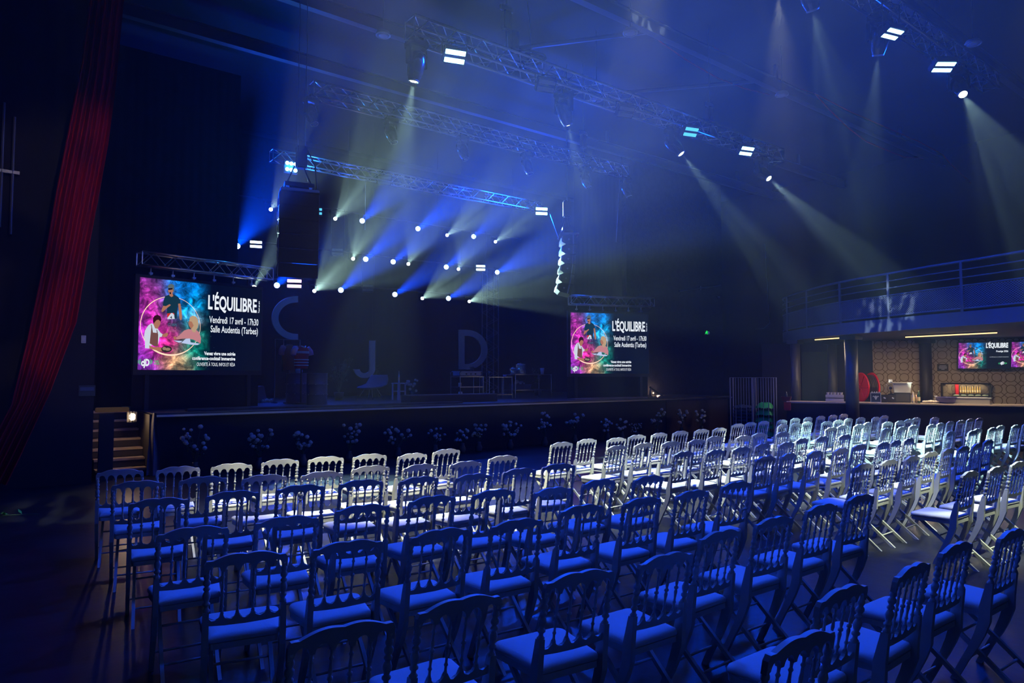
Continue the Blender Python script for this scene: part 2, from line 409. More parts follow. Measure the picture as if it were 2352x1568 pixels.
obj('bracket', B(((b.x - a.x) * .5, .02, (b.z - a.z) * .5), (.05, .06, .14)), M_DALU, pc)
# ================================================================ chairs
def lean(z): return -.085 * (z - .46) / .43 if z > .46 else 0
def shear(bm):
    for v in bm.verts: v.co.y += lean(v.co.z)
SUP = [-.186, -.1116, -.0372, .0372, .1116, .186]
def rail_top():
    top = []; N = 40
    for i in range(N + 1):
        x = -.2 + .4 * i / N; e = min(1, (.2 - abs(x)) / .016); e = max(0, e)
        z = .862 + .027 * math.cos(x / .2 * PI / 2) ** 1.3 + .011 * abs(math.cos(x / .08 * PI / 2 + PI / 2)) - .022 * (1 - math.sqrt(1 - (1 - e) ** 2))
        top.append((x, z))
    bot = [(.2, .80)]
    for k in range(4, -1, -1):
        a, b = SUP[k], SUP[k + 1]; c = (a + b) / 2; r = (b - a) / 2 - .009
        for q in range(0, 9):
            t = PI * q / 8; bot.append((c + r * math.cos(t), .808 + (r + .006) * math.sin(t)))
    bot.append((-.2, .80))
    bm = bmesh.new(); plate(bm, top + bot, -.013, .011); shear(bm); return bm
def rail_low():
    top = []
    top.append((-.178, .596))
    for k in range(5):
        a, b = SUP[k], SUP[k + 1]; c = (a + b) / 2; r = (b - a) / 2 - .006
        for q in range(0, 9):
            t = PI - PI * q / 8; top.append((c + r * math.cos(t), .585 - (r + .004) * math.sin(t)))
    top.append((.178, .596))
    bot = [(.178, .528), (.1, .521), (0, .518), (-.1, .521), (-.178, .528)]
    bm = bmesh.new(); plate(bm, top + bot, -.009, .009); shear(bm); return bm
def spindle(x):
    z0, z1 = .582, .812; L = z1 - z0
    pr = [(.0, .010), (.05, .0065), (.12, .0055), (.16, .010), (.20, .006), (.25, .0055), (.33, .007), (.40, .0095), (.46, .0055), (.48, .0115), (.52, .0115), (.54, .0055), (.62, .0085), (.70, .0065), (.80, .0055), (.84, .010), (.88, .0055), (.95, .0065), (1, .010)]
    bm = bmesh.new(); lathe(bm, [(r, z0 + t * L) for t, r in pr], 8, Matrix.Translation((x, 0, 0))); shear(bm); return bm
def post(s):
    bm = bmesh.new(); x = s * .186
    lathe(bm, [(r, z) for z, r in ((.60, .015), (.612, .019), (.622, .011), (.632, .010), (.64, .018), (.648, .0185), (.656, .011), (.675, .017), (.69, .0195), (.705, .015), (.712, .010), (.72, .017), (.728, .017), (.736, .010), (.75, .0185), (.762, .0185), (.772, .011), (.784, .016), (.792, .016), (.80, .0125), (.825, .0145))], 10, Matrix.Translation((x, 0, 0)))
    shear(bm)
    secs = []
    for z, y, hx, hy in ((.605, lean(.605), .015, .017), (.52, -.012, .0155, .024), (.46, .0, .0155, .029), (.38, .006, .0155, .030), (.30, .032, .015, .027), (.22, .066, .014, .024), (.12, .118, .0135, .020), (0, .175, .0135, .018)):
        xo = x + s * .004 * (1 - z)
        secs.append([(xo - hx, y - hy, z), (xo + hx, y - hy, z), (xo + hx, y + hy, z), (xo - hx, y + hy, z)])
    loft(bm, secs); return bm
def straight_leg(s):
    secs = []
    for z, y in ((.42, .335), (.0, -.16)):
        x = s * .150; secs.append([(x - .011, y - .02, z), (x + .011, y - .02, z), (x + .011, y + .02, z), (x - .011, y + .02, z)])
    return loft(bmesh.new(), secs)
def seat_outline(grow=0, n=6):
    pts = []
    def arc(cx, cy, r, a0, a1):
        for k in range(n + 1):
            a = a0 + (a1 - a0) * k / n; pts.append((cx + r * math.cos(a), cy + r * math.sin(a)))
    arc(.170 + grow - .02, -.005 + .02, .02, -PI / 2, 0)
    arc(.208 + grow - .05, .385 - .05, .05, 0, PI / 2)
    arc(-.208 - grow + .05, .385 - .05, .05, PI / 2, PI)
    arc(-.170 - grow + .02, -.005 + .02, .02, PI, 1.5 * PI)
    return pts
def seat_frame():
    o = seat_outline(-.004); bm = bmesh.new()
    return loft(bm, [[(x, y, z) for x, y in o] for z in (.398, .428)])
def cushion():
    bm = bmesh.new(); o = seat_outline(.002); cx, cy = 0, .19
    secs = []
    for z, s in ((.429, .97), (.434, 1.0), (.450, 1.005), (.462, .975), (.470, .88), (.474, .7), (.476, .4)):
        secs.append([(cx + (x - cx) * s, cy + (y - cy) * s, z) for x, y in o])
    return loft(bm, secs)
chair0 = thing('napoleon_chair', '', 'chair')
me_parts = [('top_rail', rail_top(), M_CHAIR, 0), ('lower_rail', rail_low(), M_CHAIR, 0), ('seat', seat_frame(), M_CHAIR, 0), ('cushion', cushion(), M_CUSH, 1)]
for s in (-1, 1): me_parts.append(('back_post', post(s), M_CHAIR, 1)); me_parts.append(('leg', straight_leg(s), M_CHAIR, 0))
for x in SUP[1:5]: me_parts.append(('spindle', spindle(x), M_CHAIR, 1))
for (y, z, w_) in ((.112, .13, .19), (-.042, .10, .148), (.155, .265, .150)):
    me_parts.append(('stretcher', tube(bmesh.new(), [(-w_, y, z), (w_, y, z)], .0075, 6), M_CHAIR, 1))
for nm, bm, m_, sm in me_parts:
    o = obj(nm, bm, m_, chair0, bool(sm))
    if nm == 'back_post':           # keep the square lower part crisp
        for p_ in o.data.polygons: p_.use_smooth = p_.center.z > .605
    if nm == 'cushion': o['label'] = 'white padded cushion'
chair0_parts = list(chair0.children)
ORD = ['', 'first', 'second', 'third', 'fourth', 'fifth', 'sixth', 'seventh', 'eighth', 'ninth']
BL = ['left block', 'middle block', 'right block']
used = False
for (b, r), lst in CHAIRS.items():
    for i, (x, y, a) in enumerate(lst):
        rt = chair0 if not used else chair0.copy()
        if used:
            COL.objects.link(rt)
            for ch in chair0_parts:
                c = ch.copy(); COL.objects.link(c); c.parent = rt
        used = True
        ar = math.radians(a)
        rt.location = (x - .06 * math.sin(ar), y + .06 * math.cos(ar), 0)
        rt.rotation_euler = (0, 0, ar)
        pos = 'leftmost' if i == 0 else ('rightmost' if i == len(lst) - 1 else ORD[i + 1] + ' from left')
        row = 'row nearest the stage' if r == 0 else ('row nearest the camera' if (b, r) == (0, 6) else ORD[r + 1] + ' row from the stage')
        look = 'blue-lit spindle-back' if (b == 0 and (y < 5.0)) or y < 1.9 else 'white spindle-back'
        rt['label'] = '%s chair, %s, %s, %s' % (look, pos, row, BL[b])
        rt['group'] = 'rows of white Napoleon chairs facing the stage'
# ================================================================ trusses and lamps
def truss(name, label, x0, x1, y, z, s=.29, chord=.024, group=None, bay=.5):
    t = thing(name, label, 'truss', (x0, y, z), 0, group)
    L = x1 - x0
    for dy in (-s / 2, s / 2):
        for dz in (0, s):
            obj('chord', tube(bmesh.new(), [(0, dy, dz), (L, dy, dz)], chord, 8), M_ALU, t, True)
    n = max(2, int(L / bay)); bm = bmesh.new()
    for k in range(n):
        a, b = L * k / n, L * (k + 1) / n; m_ = (a + b) / 2
        for dy in (-s / 2, s / 2):
            tube(bm, [(a, dy, 0), (m_, dy, s)], .009, 5, False); tube(bm, [(m_, dy, s), (b, dy, 0)], .009, 5, False)
        for dz in (0, s):
            tube(bm, [(a, -s / 2, dz), (m_, s / 2, dz)], .009, 5, False); tube(bm, [(m_, s / 2, dz), (b, -s / 2, dz)], .009, 5, False)
    for a in (0, L):
        tube(bm, [(a, -s / 2, 0), (a, s / 2, 0), (a, s / 2, s), (a, -s / 2, s), (a, -s / 2, 0)], .012, 5, False)
    lt = obj('lattice', bm, M_ALU, t); 
    return t
TG = 'horizontal lighting trusses'
TZ = 7.0
truss('lighting_truss', 'long aluminium lighting truss hung nearest the audience, upper right', 1.5, 15.6, 4.75, 7.45, group=TG)
truss('lighting_truss', 'long aluminium lighting truss above the front rows, top centre', 5.0, 15.2, 9.1, TZ, group=TG)
truss('lighting_truss', 'aluminium truss above the stage lip carrying dark moving heads', 4.64, 13.1, 12.2, TZ, s=.26, group=TG)
truss('lighting_truss', 'aluminium truss over the mid stage behind the left speaker array', 5.3, 13.75, 16.5, TZ, s=.26, group=TG)

def chain(name, label, x, y, z0, motor=None, cat='chain hoist', vertical=True):
    t = thing(name, label, cat, (x, y, z0))
    obj('chain', tube(bmesh.new(), [(0, 0, 0), (0, 0, H - z0 - .01)], .010, 5), M_DALU, t)
    if motor:
        obj('motor', B((0, 0, motor), (.16, .13, .34), bevel=.02), M_RUB, t)
        obj('hook_plate', B((0, 0, motor + .22), (.26, .05, .10), bevel=.01), M_ALU, t)
        obj('chain_bag', lathe(bmesh.new(), [(.04, motor - .5), (.09, motor - .45), (.10, motor - .2), (.10, motor - .15)], 10, Matrix.Translation((.16, 0, 0))), M_DRAPE, t)
    return t
p = pv(1163, 150, 9.1)
chain('chain_hoist', 'chain hoist motor above the front truss, top centre', p.x, 9.1, TZ + .3, .55)
p = pv(1630, 290, 9.1)
chain('chain_hoist', 'chain hoist motor with cables near right end of front truss', p.x, 9.1, TZ + .3, .25)
p = pv(697, 340, 16.5)
chain('support_chain', 'thin chain holding left end of the rear truss', p.x, 16.4, TZ + .26, cat='chain')
p = pv(1340, 385, 12.2)
chain('chain_hoist', 'chain hoist above the right part of the stage lip truss', p.x, 12.2, TZ + .26, .35)
p = pv(835, 395, 16.5)
bm = tube(bmesh.new(), [(p.x, 16.37, TZ + .02), (p.x, 16.37, 5.6)], .006, 5)
tag(obj('hanging_chain', bm, M_DALU), 'thin loose chain dangling below the rear truss', 'chain')

def aim_basis(d):                              # rotation taking local -Z to d
    return look_quat(d).to_matrix()
MH_BODY = mat('gloss_black_shell', (.01, .01, .012), .22, coat=.5)
def moving_head(label, loc, target, k=1.0, lens=None, group='moving head lights on the trusses', light=None):
    # loc: underside of the truss; hangs down
    t = thing('moving_head', label, 'stage light', loc, 0, group)
    d = (Vector(target) - (Vector(loc) + Vector((0, 0, -.33 * k)))).normalized()
    pan = math.atan2(d.y, d.x)
    Rp = Matrix.Rotation(pan, 3, 'Z')
    obj('clamp', B((0, 0, -.02 * k), (.10 * k, .26 * k, .07 * k)), M_RUB, t)
    obj('base', B((0, 0, -.10 * k), (.30 * k, .26 * k, .11 * k), bevel=.015 * k), MH_BODY, t)
    pc = Vector((0, 0, -.36 * k))
    for s in (-1, 1):
        bm = bmesh.new(); box(bm, (0, 0, 0), (.11 * k, .035 * k, .30 * k), bevel=.012 * k)
        bmesh.ops.transform(bm, matrix=(Matrix.Translation(Vector((0, 0, -.28 * k))) @ Rp.to_4x4() @ Matrix.Translation(Vector((0, s * .165 * k, 0)))), verts=bm.verts[:])
        obj('yoke_arm', bm, MH_BODY, t)
    q = look_quat(d)
    hd = bpy.data.objects.new('head', bpy.data.meshes.new('head'))
    bm = bmesh.new()
    lathe(bm, [(.05 * k, .17 * k), (.10 * k, .165 * k), (.135 * k, .12 * k), (.142 * k, .0), (.135 * k, -.10 * k), (.115 * k, -.20 * k), (.085 * k, -.28 * k), (.082 * k, -.30 * k), (.072 * k, -.30 * k), (.070 * k, -.285 * k)], 20)
    bm.to_mesh(hd.data); bm.free(); hd.data.materials.append(MH_BODY)
    for p_ in hd.data.polygons: p_.use_smooth = True
    COL.objects.link(hd); hd.parent = t; hd.location = pc; hd.rotation_mode = 'QUATERNION'; hd.rotation_quaternion = q
    lm = lens or mat('unlit_lens', (.10, .12, .18), .05)
    ln = obj('lens', lathe(bmesh.new(), [(.068 * k, -.288 * k), (.05 * k, -.297 * k), (.02 * k, -.302 * k)], 18), lm, hd, True)
    obj('lens_ring', lathe(bmesh.new(), [(.072 * k, -.30 * k), (.084 * k, -.30 * k), (.088 * k, -.27 * k), (.086 * k, -.26 * k)], 20, cap=False), M_DALU, hd, True)
    if light:
        col, pw, deg, gobo = light
        lo = spot('head_beam', (0, 0, 0), (0, 0, -1), col, pw, deg, .6, parent=hd, gobo=gobo, radius=.03)
        lo.parent = hd; lo.location = (0, 0, -.315 * k)
    return t
HOT = emis('hot_white_lens', (.95, 1.0, .85), 14)
# --- heads on the front truss (Y 9.1)
def on_truss(x, y_px, V, z=TZ): 
    p = pv(x, y_px, V); return (p.x, V, z - .0)
def aim(x, y, V): return pv(x, y, V)
GB = lambda s, lo, r: (s, lo, r)
moving_head('large black moving head at left end of the front truss, beaming down', on_truss(957, 90, 9.1), pv(893, 560, 9.7), 1.0, HOT, light=(COOLW, P_TRUSS * 3.0, 24, GB(11, .4, .3)))
moving_head('large black moving head at the middle of the front truss, beaming down', on_truss(1295, 190, 9.1), pv(1450, 860, 9.5), 1.0, HOT, light=(COOLW, P_TRUSS * 2.6, 22, (18, .05, 1.1, .46)))
moving_head('black moving head tilted right beside a dim cyan strobe panel', on_truss(1545, 275, 9.1), pv(1875, 730, 6.8), 1.0, HOT, light=(COOLW, P_TRUSS * 2.6, 18, GB(12, .4, .6)))
moving_head('small-looking moving head at right end of the front truss', on_truss(1748, 350, 9.1), pv(2200, 800, 5.0), 1.0, HOT, light=(COOLW, P_TRUSS * 2.6, 18, GB(12, .4, 2.)))
# --- heads on the audience truss (Y 4.75)
def tx(x, y): p = pv(x, y, 4.75); return p.x
moving_head('moving head with blue rim light on the upper right truss', (tx(2020, 45), 4.75, 7.45), (13.8, 7.0, 0.0), 1.0, HOT, light=(COOLW, P_TRUSS * 1.2, 22, GB(9, .3, .5)))
moving_head('moving head beaming down at the far upper right', (tx(2200, 150), 4.75, 7.45), pv(2500, 720, 2.4), 1.0, HOT, light=(COOLW, P_TRUSS * 1.8, 24, (16, .2, .8, .48)))
moving_head('moving head above the top edge beaming toward the balcony', (8.75, 4.75, 7.45), (13.6, 5.5, .3), 1.0, HOT, light=(COOLW, P_TRUSS * 1.4, 34, (16, .10, .5, .47)))
moving_head('moving head overhead aimed at left rows by the stage', (2.2, 4.75, 7.45), (4.0, 7.7, .6), 1.0, HOT, light=((1, 1, .68), P_TRUSS * 1.0, 42, GB(8, .8, .2)))
moving_head('moving head overhead aimed at right rows by the stage', (5.6, 4.75, 7.45), (7.0, 6.9, .3), 1.0, HOT, light=(WHITE, P_TRUSS * 1.0, 36, GB(7, .5, .2)))
moving_head('moving head overhead aimed at middle rows', (8.0, 4.75, 7.45), (10.4, 6.0, .3), 1.0, HOT, light=(WHITE, P_TRUSS * 1.0, 36, GB(7, .3, 1.2)))
moving_head('moving head overhead aimed at the near right rows', (7.2, 1.2, 7.45), (8.4, 3.1, .3), 1.0, HOT, light=(WHITE, P_TRUSS * .55, 24, GB(7, .3, 1.2)))
# --- unlit heads on the stage lip truss (Y 12.2)
dn = Vector((.15, -.3, -1))
for x, y, lab in ((715, 220, 'unlit moving head under left end of the stage lip truss'), (898, 265, 'unlit moving head with pale rim, second under the stage lip truss'),
                  (1062, 305, 'unlit moving head, third from left under the stage lip truss'), (1210, 335, 'unlit moving head, fourth from left under the stage lip truss'),
                  (1345, 372, 'unlit moving head crossed by a beam under the stage lip truss'), (1438, 392, 'unlit moving head at right end of the stage lip truss')):
    L = on_truss(x, y, 12.2); moving_head(lab, L, Vector(L) + dn * 3, .85)

VB = 20.1
PIPE_Z = [pv(x_, y_, VB).z + .20 for y_, x_ in ((525, 960), (605, 903), (668, 783))]
def flood(label, loc, d, lit, k=1.0, cat='stage light', gap=.0, power=P_FLOOD, light=True, name='strobe_panel', top=None):
    if abs(loc[1] - 20) < .2:
        up = [z for z in PIPE_Z if z > loc[2] + .1]; top = min(up) if up else None
    t = thing(name, label, cat, loc, 0, 'strobe flood panels')
    q = look_quat(d)
    hd = obj('body', B((0, 0, .06 * k), (.36 * k, .26 * k, .12 * k), bevel=.012 * k), M_RUB, t); hd.rotation_mode = 'QUATERNION'; hd.rotation_quaternion = q
    for s in (-1, 1):
        obj('light_bar', B((0, s * .062 * k, -.004), (.32 * k, .072 * k, .012), bevel=.004), lit, hd)
    obj('centre_strip', B((0, 0, -.003), (.32 * k, .02 * k, .01)), M_RUB, hd)
    bk = bmesh.new(); R = q.to_matrix().to_4x4()
    zt = Vector((0, 0, max(.16 * k, (top - loc[2]) if top else .22 * k)))
    for s in (-1, 1):
        e = R @ Vector((s * .2 * k, 0, .06 * k)); tube(bk, [e, (e.x, e.y, zt.z), ], .010, 6)
    tube(bk, [(R @ Vector((-.2 * k, 0, .06 * k))).xy.to_3d() + zt, (R @ Vector((.2 * k, 0, .06 * k))).xy.to_3d() + zt], .010, 6)
    if top: tube(bk, [(0, 0, zt.z), (0, .19, zt.z + .01)], .016, 6)
    obj('bracket', bk, M_RUB, t)
    if light:
        l = bpy.data.lights.new('panel_light', 'AREA'); l.shape = 'RECTANGLE'; l.size = .32 * k; l.size_y = .2 * k; l.energy = power; l.color = BLUE
        lo = bpy.data.objects.new('panel_light', l); COL.objects.link(lo); lo.parent = hd; lo.location = (0, 0, -.03)
    return t
FL_ON = emis('lit_blue_led', (.25, .62, 1.0), 9)
FL_CY = emis('dim_cyan_led', (.10, .60, .95), 1.2)
FL_PK = emis('pink_white_led', (1.0, .62, .95), 3)
FL_WB = emis('pale_blue_led', (.55, .75, 1.0), 5)
FL_OFF = mat('unlit_led_strip', (.30, .29, .22), .35)
def at(x, y, V): return pv(x, y, V)
DA = Vector((-.25, -.75, -.75))       # toward the audience and down
flood('brightly lit blue strobe panel under left part of the front truss', at(1045, 130, 8.8), DA, FL_ON, 1.0, power=P_FLOOD * 1.9, top=TZ)
flood('unlit strobe panel left of the middle moving head on the front truss', at(1255, 197, 8.8), DA, FL_OFF, .95, light=False, top=TZ)
flood('unlit strobe panel right of the middle moving head on the front truss', at(1438, 257, 8.8), DA, FL_OFF, .95, light=False, top=TZ)
flood('dim cyan strobe panel beside the third moving head on the front truss', at(1587, 303, 8.8), DA, FL_CY, .95, light=False, top=TZ)
flood('brightly lit blue strobe panel near right end of the front truss', at(1715, 347, 8.8), DA, FL_ON, 1.0, power=P_FLOOD * 1.9, top=TZ)
flood('lit blue strobe panel seen edge on at the upper right truss', at(2050, 78, 4.5), Vector((-.1, -.35, -1)), FL_ON, .9, power=P_FLOOD * 1.0, top=7.45)
flood('brightly lit blue double strobe panel on the upper right truss', at(2168, 154, 4.5), Vector((-.3, -.4, -1)), FL_ON, 1.0, power=P_FLOOD * 1.0, top=7.45)
flood('blue strobe panel overhead beyond the top edge', (2.8, 4.6, 7.2), Vector((-.2, .1, -1)), FL_ON, 1.0, power=P_FLOOD * .5, top=7.45)
flood('blue strobe panel overhead nearer the middle seats', (6.6, 4.5, 7.2), Vector((-.1, .1, -1)), FL_ON, 1.0, power=P_FLOOD * .5, top=7.45)
flood('unlit strobe panel under left part of the rear truss', at(883, 414, 16.4), Vector((-.3, -1, -.5)), FL_OFF, 1.05, light=False, top=TZ)
flood('unlit strobe panel under right part of the rear truss', at(1100, 450, 16.4), Vector((-.3, -1, -.5)), M_RUB, 1.0, light=False, top=TZ)
flood('brightly lit blue strobe panel at right end of the rear truss', at(1244, 485, 16.2), Vector((-.5, -1, -.15)), FL_ON, 1.15, power=P_FLOOD * 1.6, top=TZ)
flood('lit white strobe panel left of the speaker array, low backdrop', at(588, 561, 20.0), Vector((-.3, -1, -.1)), FL_WB, 1.0, power=P_FLOOD * .5)
flood('lit white strobe panel at right among the backdrop lamps', at(1104, 615, 19.9), Vector((-.5, -1, -.05)), FL_WB, 1.0, power=P_FLOOD * .5)
flood('cyan strobe panel half hidden behind the left speaker array', at(727, 485, 20.0), Vector((-.4, -1, -.1)), FL_CY, 1.0, light=False)
flood('pinkish strobe panel just above the letter C', at(676, 651, 20.0), Vector((-.4, -1, -.05)), FL_PK, 1.25, power=160)
flood('unlit strobe panel between the letters C and D', at(845, 661, 19.9), Vector((-.4, -1, -.05)), FL_OFF, 1.0, light=False)
flood('small unlit panel high among the white beams', at(775, 578, 19.9), Vector((-.4, -1, -.05)), FL_OFF, 1.0, light=False)
# 2 x 2 blinder by the left array
p = at(669, 383, 16.2)
t = thing('blinder_lamp', 'bright blue four-cell blinder above the left speaker array', 'stage light', p)
obj('body', B((0, .05, 0), (.34, .08, .30), bevel=.01), M_RUB, t)
bm = B((0, .06, (TZ - p.z) / 2), (.05, .04, TZ - p.z)); box(bm, (0, .12, TZ - p.z), (.05, .16, .04)); obj('bracket', bm, M_RUB, t)
for sx_ in (-1, 0, 1):
    for sz_ in (-1, 1):
        obj('cell', lathe(bmesh.new(), [(.045, 0), (.045, .02), (.02, .025)], 12, Matrix.Translation((sx_ * .10, 0, sz_ * .075)) @ Matrix.Rotation(PI / 2, 4, 'X')), FL_ON, t)
l = bpy.data.lights.new('blinder_light', 'POINT'); l.energy = 60; l.color = CYAN; l.shadow_soft_size = .1
lo = bpy.data.objects.new('blinder_light', l); COL.objects.link(lo); lo.parent = t; lo.location = (0, -.12, 0)

# --- lamps in front of the backdrop: three pipes
VB = 20.1
for y_, x_, lab in ((525, 960, 'uppermost horizontal lamp pipe in front of the backdrop'), (605, 903, 'middle horizontal lamp pipe in front of the backdrop'), (668, 783, 'lowest horizontal lamp pipe in front of the backdrop')):
    z = pv(x_, y_, VB).z + .20; t = thing('lighting_pipe', lab, 'pipe', (5.3, VB + .05, z), 0, 'lamp pipes before the backdrop')
    obj('pipe', tube(bmesh.new(), [(0, 0, 0), (10.6, 0, 0)], .024), M_RUB, t)
    for k in range(4): obj('suspension_wire', tube(bmesh.new(), [(.3 + 3.3 * k, 0, 0), (.3 + 3.3 * k, 0, H - z - .005)], .004, 4), M_RUB, t)
def led_mat():
    m = bpy.data.materials.new('led_cell_face'); m.use_nodes = True; nt = m.node_tree; nt.nodes.clear()
    tc = nt.nodes.new('ShaderNodeTexCoord'); v = nt.nodes.new('ShaderNodeTexVoronoi'); v.inputs['Scale'].default_value = 32
    nt.links.new(tc.outputs['Object'], v.inputs['Vector'])
    r = nt.nodes.new('ShaderNodeValToRGB'); r.color_ramp.elements[0].color = (.75, .85, 1, 1); r.color_ramp.elements[1].color = (.08, .25, 1, 1); r.color_ramp.elements[1].position = .75
    e = nt.nodes.new('ShaderNodeEmission'); e.inputs[1].default_value = 6
    o = nt.nodes.new('ShaderNodeOutputMaterial')
    nt.links.new(v.outputs['Distance'], r.inputs[0]); nt.links.new(r.outputs[0], e.inputs[0]); nt.links.new(e.outputs[0], o.inputs[0])
    return m
LED = led_mat()
def wash(px, py, tx_, ty_, label, pw=1.0, deg=11, V=VB):
    L = pv(px, py, V); T = pv(tx_, ty_, 11.0); d = (T - L).normalized(); q = look_quat(d)
    t = thing('wash_light', label, 'stage light', L, 0, 'blue wash lights before the backdrop')
    hd = obj('body', lathe(bmesh.new(), [(.085, 0), (.09, .01), (.09, .08), (.06, .15), (.03, .16)], 16), MH_BODY, t, True); hd.rotation_mode = 'QUATERNION'; hd.rotation_quaternion = q
    obj('led_face', lathe(bmesh.new(), [(.083, -.001), (.04, -.006), (.01, -.008)], 16), LED, hd)
    bm = bmesh.new()
    for s in (-1, 1): tube(bm, [(s * .1, 0, .05), (s * .1, .04, .2)], .009, 5)
    tube(bm, [(-.1, .04, .2), (.1, .04, .2)], .009, 5)
    obj('bracket', bm, M_RUB, t)
    lo = spot('wash_beam', (0, 0, 0), (0, 0, -1), BLUE, P_WASH * pw, deg * .6, .45, parent=hd, radius=.06); lo.parent = hd; lo.location = (0, 0, -.02)
def beam(px, py, tx_, ty_, label, pw=1.0, deg=20, V=VB, r=0.0):
    L = pv(px, py, V); T = pv(tx_, ty_, 14.0); d = (T - L).normalized(); q = look_quat(d)
    t = thing('beam_light', label, 'stage light', L, 0, 'white beam lights before the backdrop')
    hd = obj('body', lathe(bmesh.new(), [(.055, 0), (.065, .0), (.075, .06), (.09, .16), (.09, .26), (.05, .29)], 16), MH_BODY, t, True); hd.rotation_mode = 'QUATERNION'; hd.rotation_quaternion = q
    obj('lens', lathe(bmesh.new(), [(.053, -.001), (.03, -.008), (.01, -.01)], 16), HOT, hd)
    obj('lens_ring', lathe(bmesh.new(), [(.055, -.004), (.068, -.004), (.07, .03)], 16, cap=False), M_DALU, hd)
    bm = bmesh.new()
    for s in (-1, 1): tube(bm, [(s * .11, .1, -.02), (s * .11, .1, .2)], .012, 5)
    box(bm, (0, .1, .22), (.26, .14, .06))
    obj('yoke', bm, M_RUB, t)
    lo = spot('beam_ray', (0, 0, 0), (0, 0, -1), COOLW, P_SPOT * pw, deg * .62, .3, parent=hd, gobo=(22 / (deg / 20), .3, r), radius=.02); lo.parent = hd; lo.location = (0, 0, -.02)
LB = 'blue round wash light, %s'
wash(832, 507, 960, 380, LB % 'leftmost of the upper backdrop lamps')
wash(960, 525, 1110, 420, LB % 'upper backdrop, near the centre')
wash(1088, 543, 1220, 440, LB % 'rightmost of the upper backdrop lamps', .6)
wash(840, 595, 1000, 460, LB % 'middle backdrop lamps, beside a white beam at left', 1.1)
wash(903, 601, 1060, 480, LB % 'middle backdrop lamps, second blue from left', .9)
wash(1025, 613, 1170, 500, LB % 'middle backdrop lamps, right of centre', .8)
wash(1142, 625, 1290, 550, LB % 'far right end of the middle backdrop lamps', 1.0)
wash(636, 655, 740, 540, LB % 'lower left, above the letter C', 1.0)
wash(783, 666, 930, 540, LB % 'lower backdrop, second blue from left', 1.1)
wash(907, 676, 1080, 565, LB % 'lower backdrop centre, above the letter J', 1.1)
wash(1030, 685, 1200, 595, LB % 'lower backdrop, above the letter D', 1.0)
wash(545, 565, 660, 400, LB % 'alone at the left edge of the stage glow', 1.0, 14)
LW = 'small white beam light, %s'
beam(622, 481, 690, 400, LW % 'left of the speaker array, highest', .8, 16)
beam(770, 502, 850, 410, LW % 'just right of the speaker array', 1.2, 18, VB, .4)
beam(1027, 540, 1120, 470, LW % 'upper row, between two blue lamps', 1.1, 17, VB, .9)
beam(1138, 555, 1230, 490, LW % 'upper row, far right', 1.0, 16)
beam(811, 594, 842, 500, LW % 'middle row, left of a blue lamp', 1.0, 15, VB, 1.4)
beam(938, 606, 975, 530, LW % 'middle row, centre', .9, 14)
beam(1053, 618, 1085, 550, LW % 'middle row, right of centre', .8, 13)
beam(722, 668, 820, 585, LW % 'lower row, under the speaker array', 1.4, 24, VB, .3)
beam(970, 685, 1065, 625, LW % 'lower row, centre', 1.1, 20, VB, .8)
beam(1078, 692, 1210, 645, LW % 'lower row, far right above letter D', 1.1, 24, VB, 2.2)
beam(584, 660, 625, 590, LW % 'at right end of the left screen truss', 1.0, 20, 15.7, 1.7)
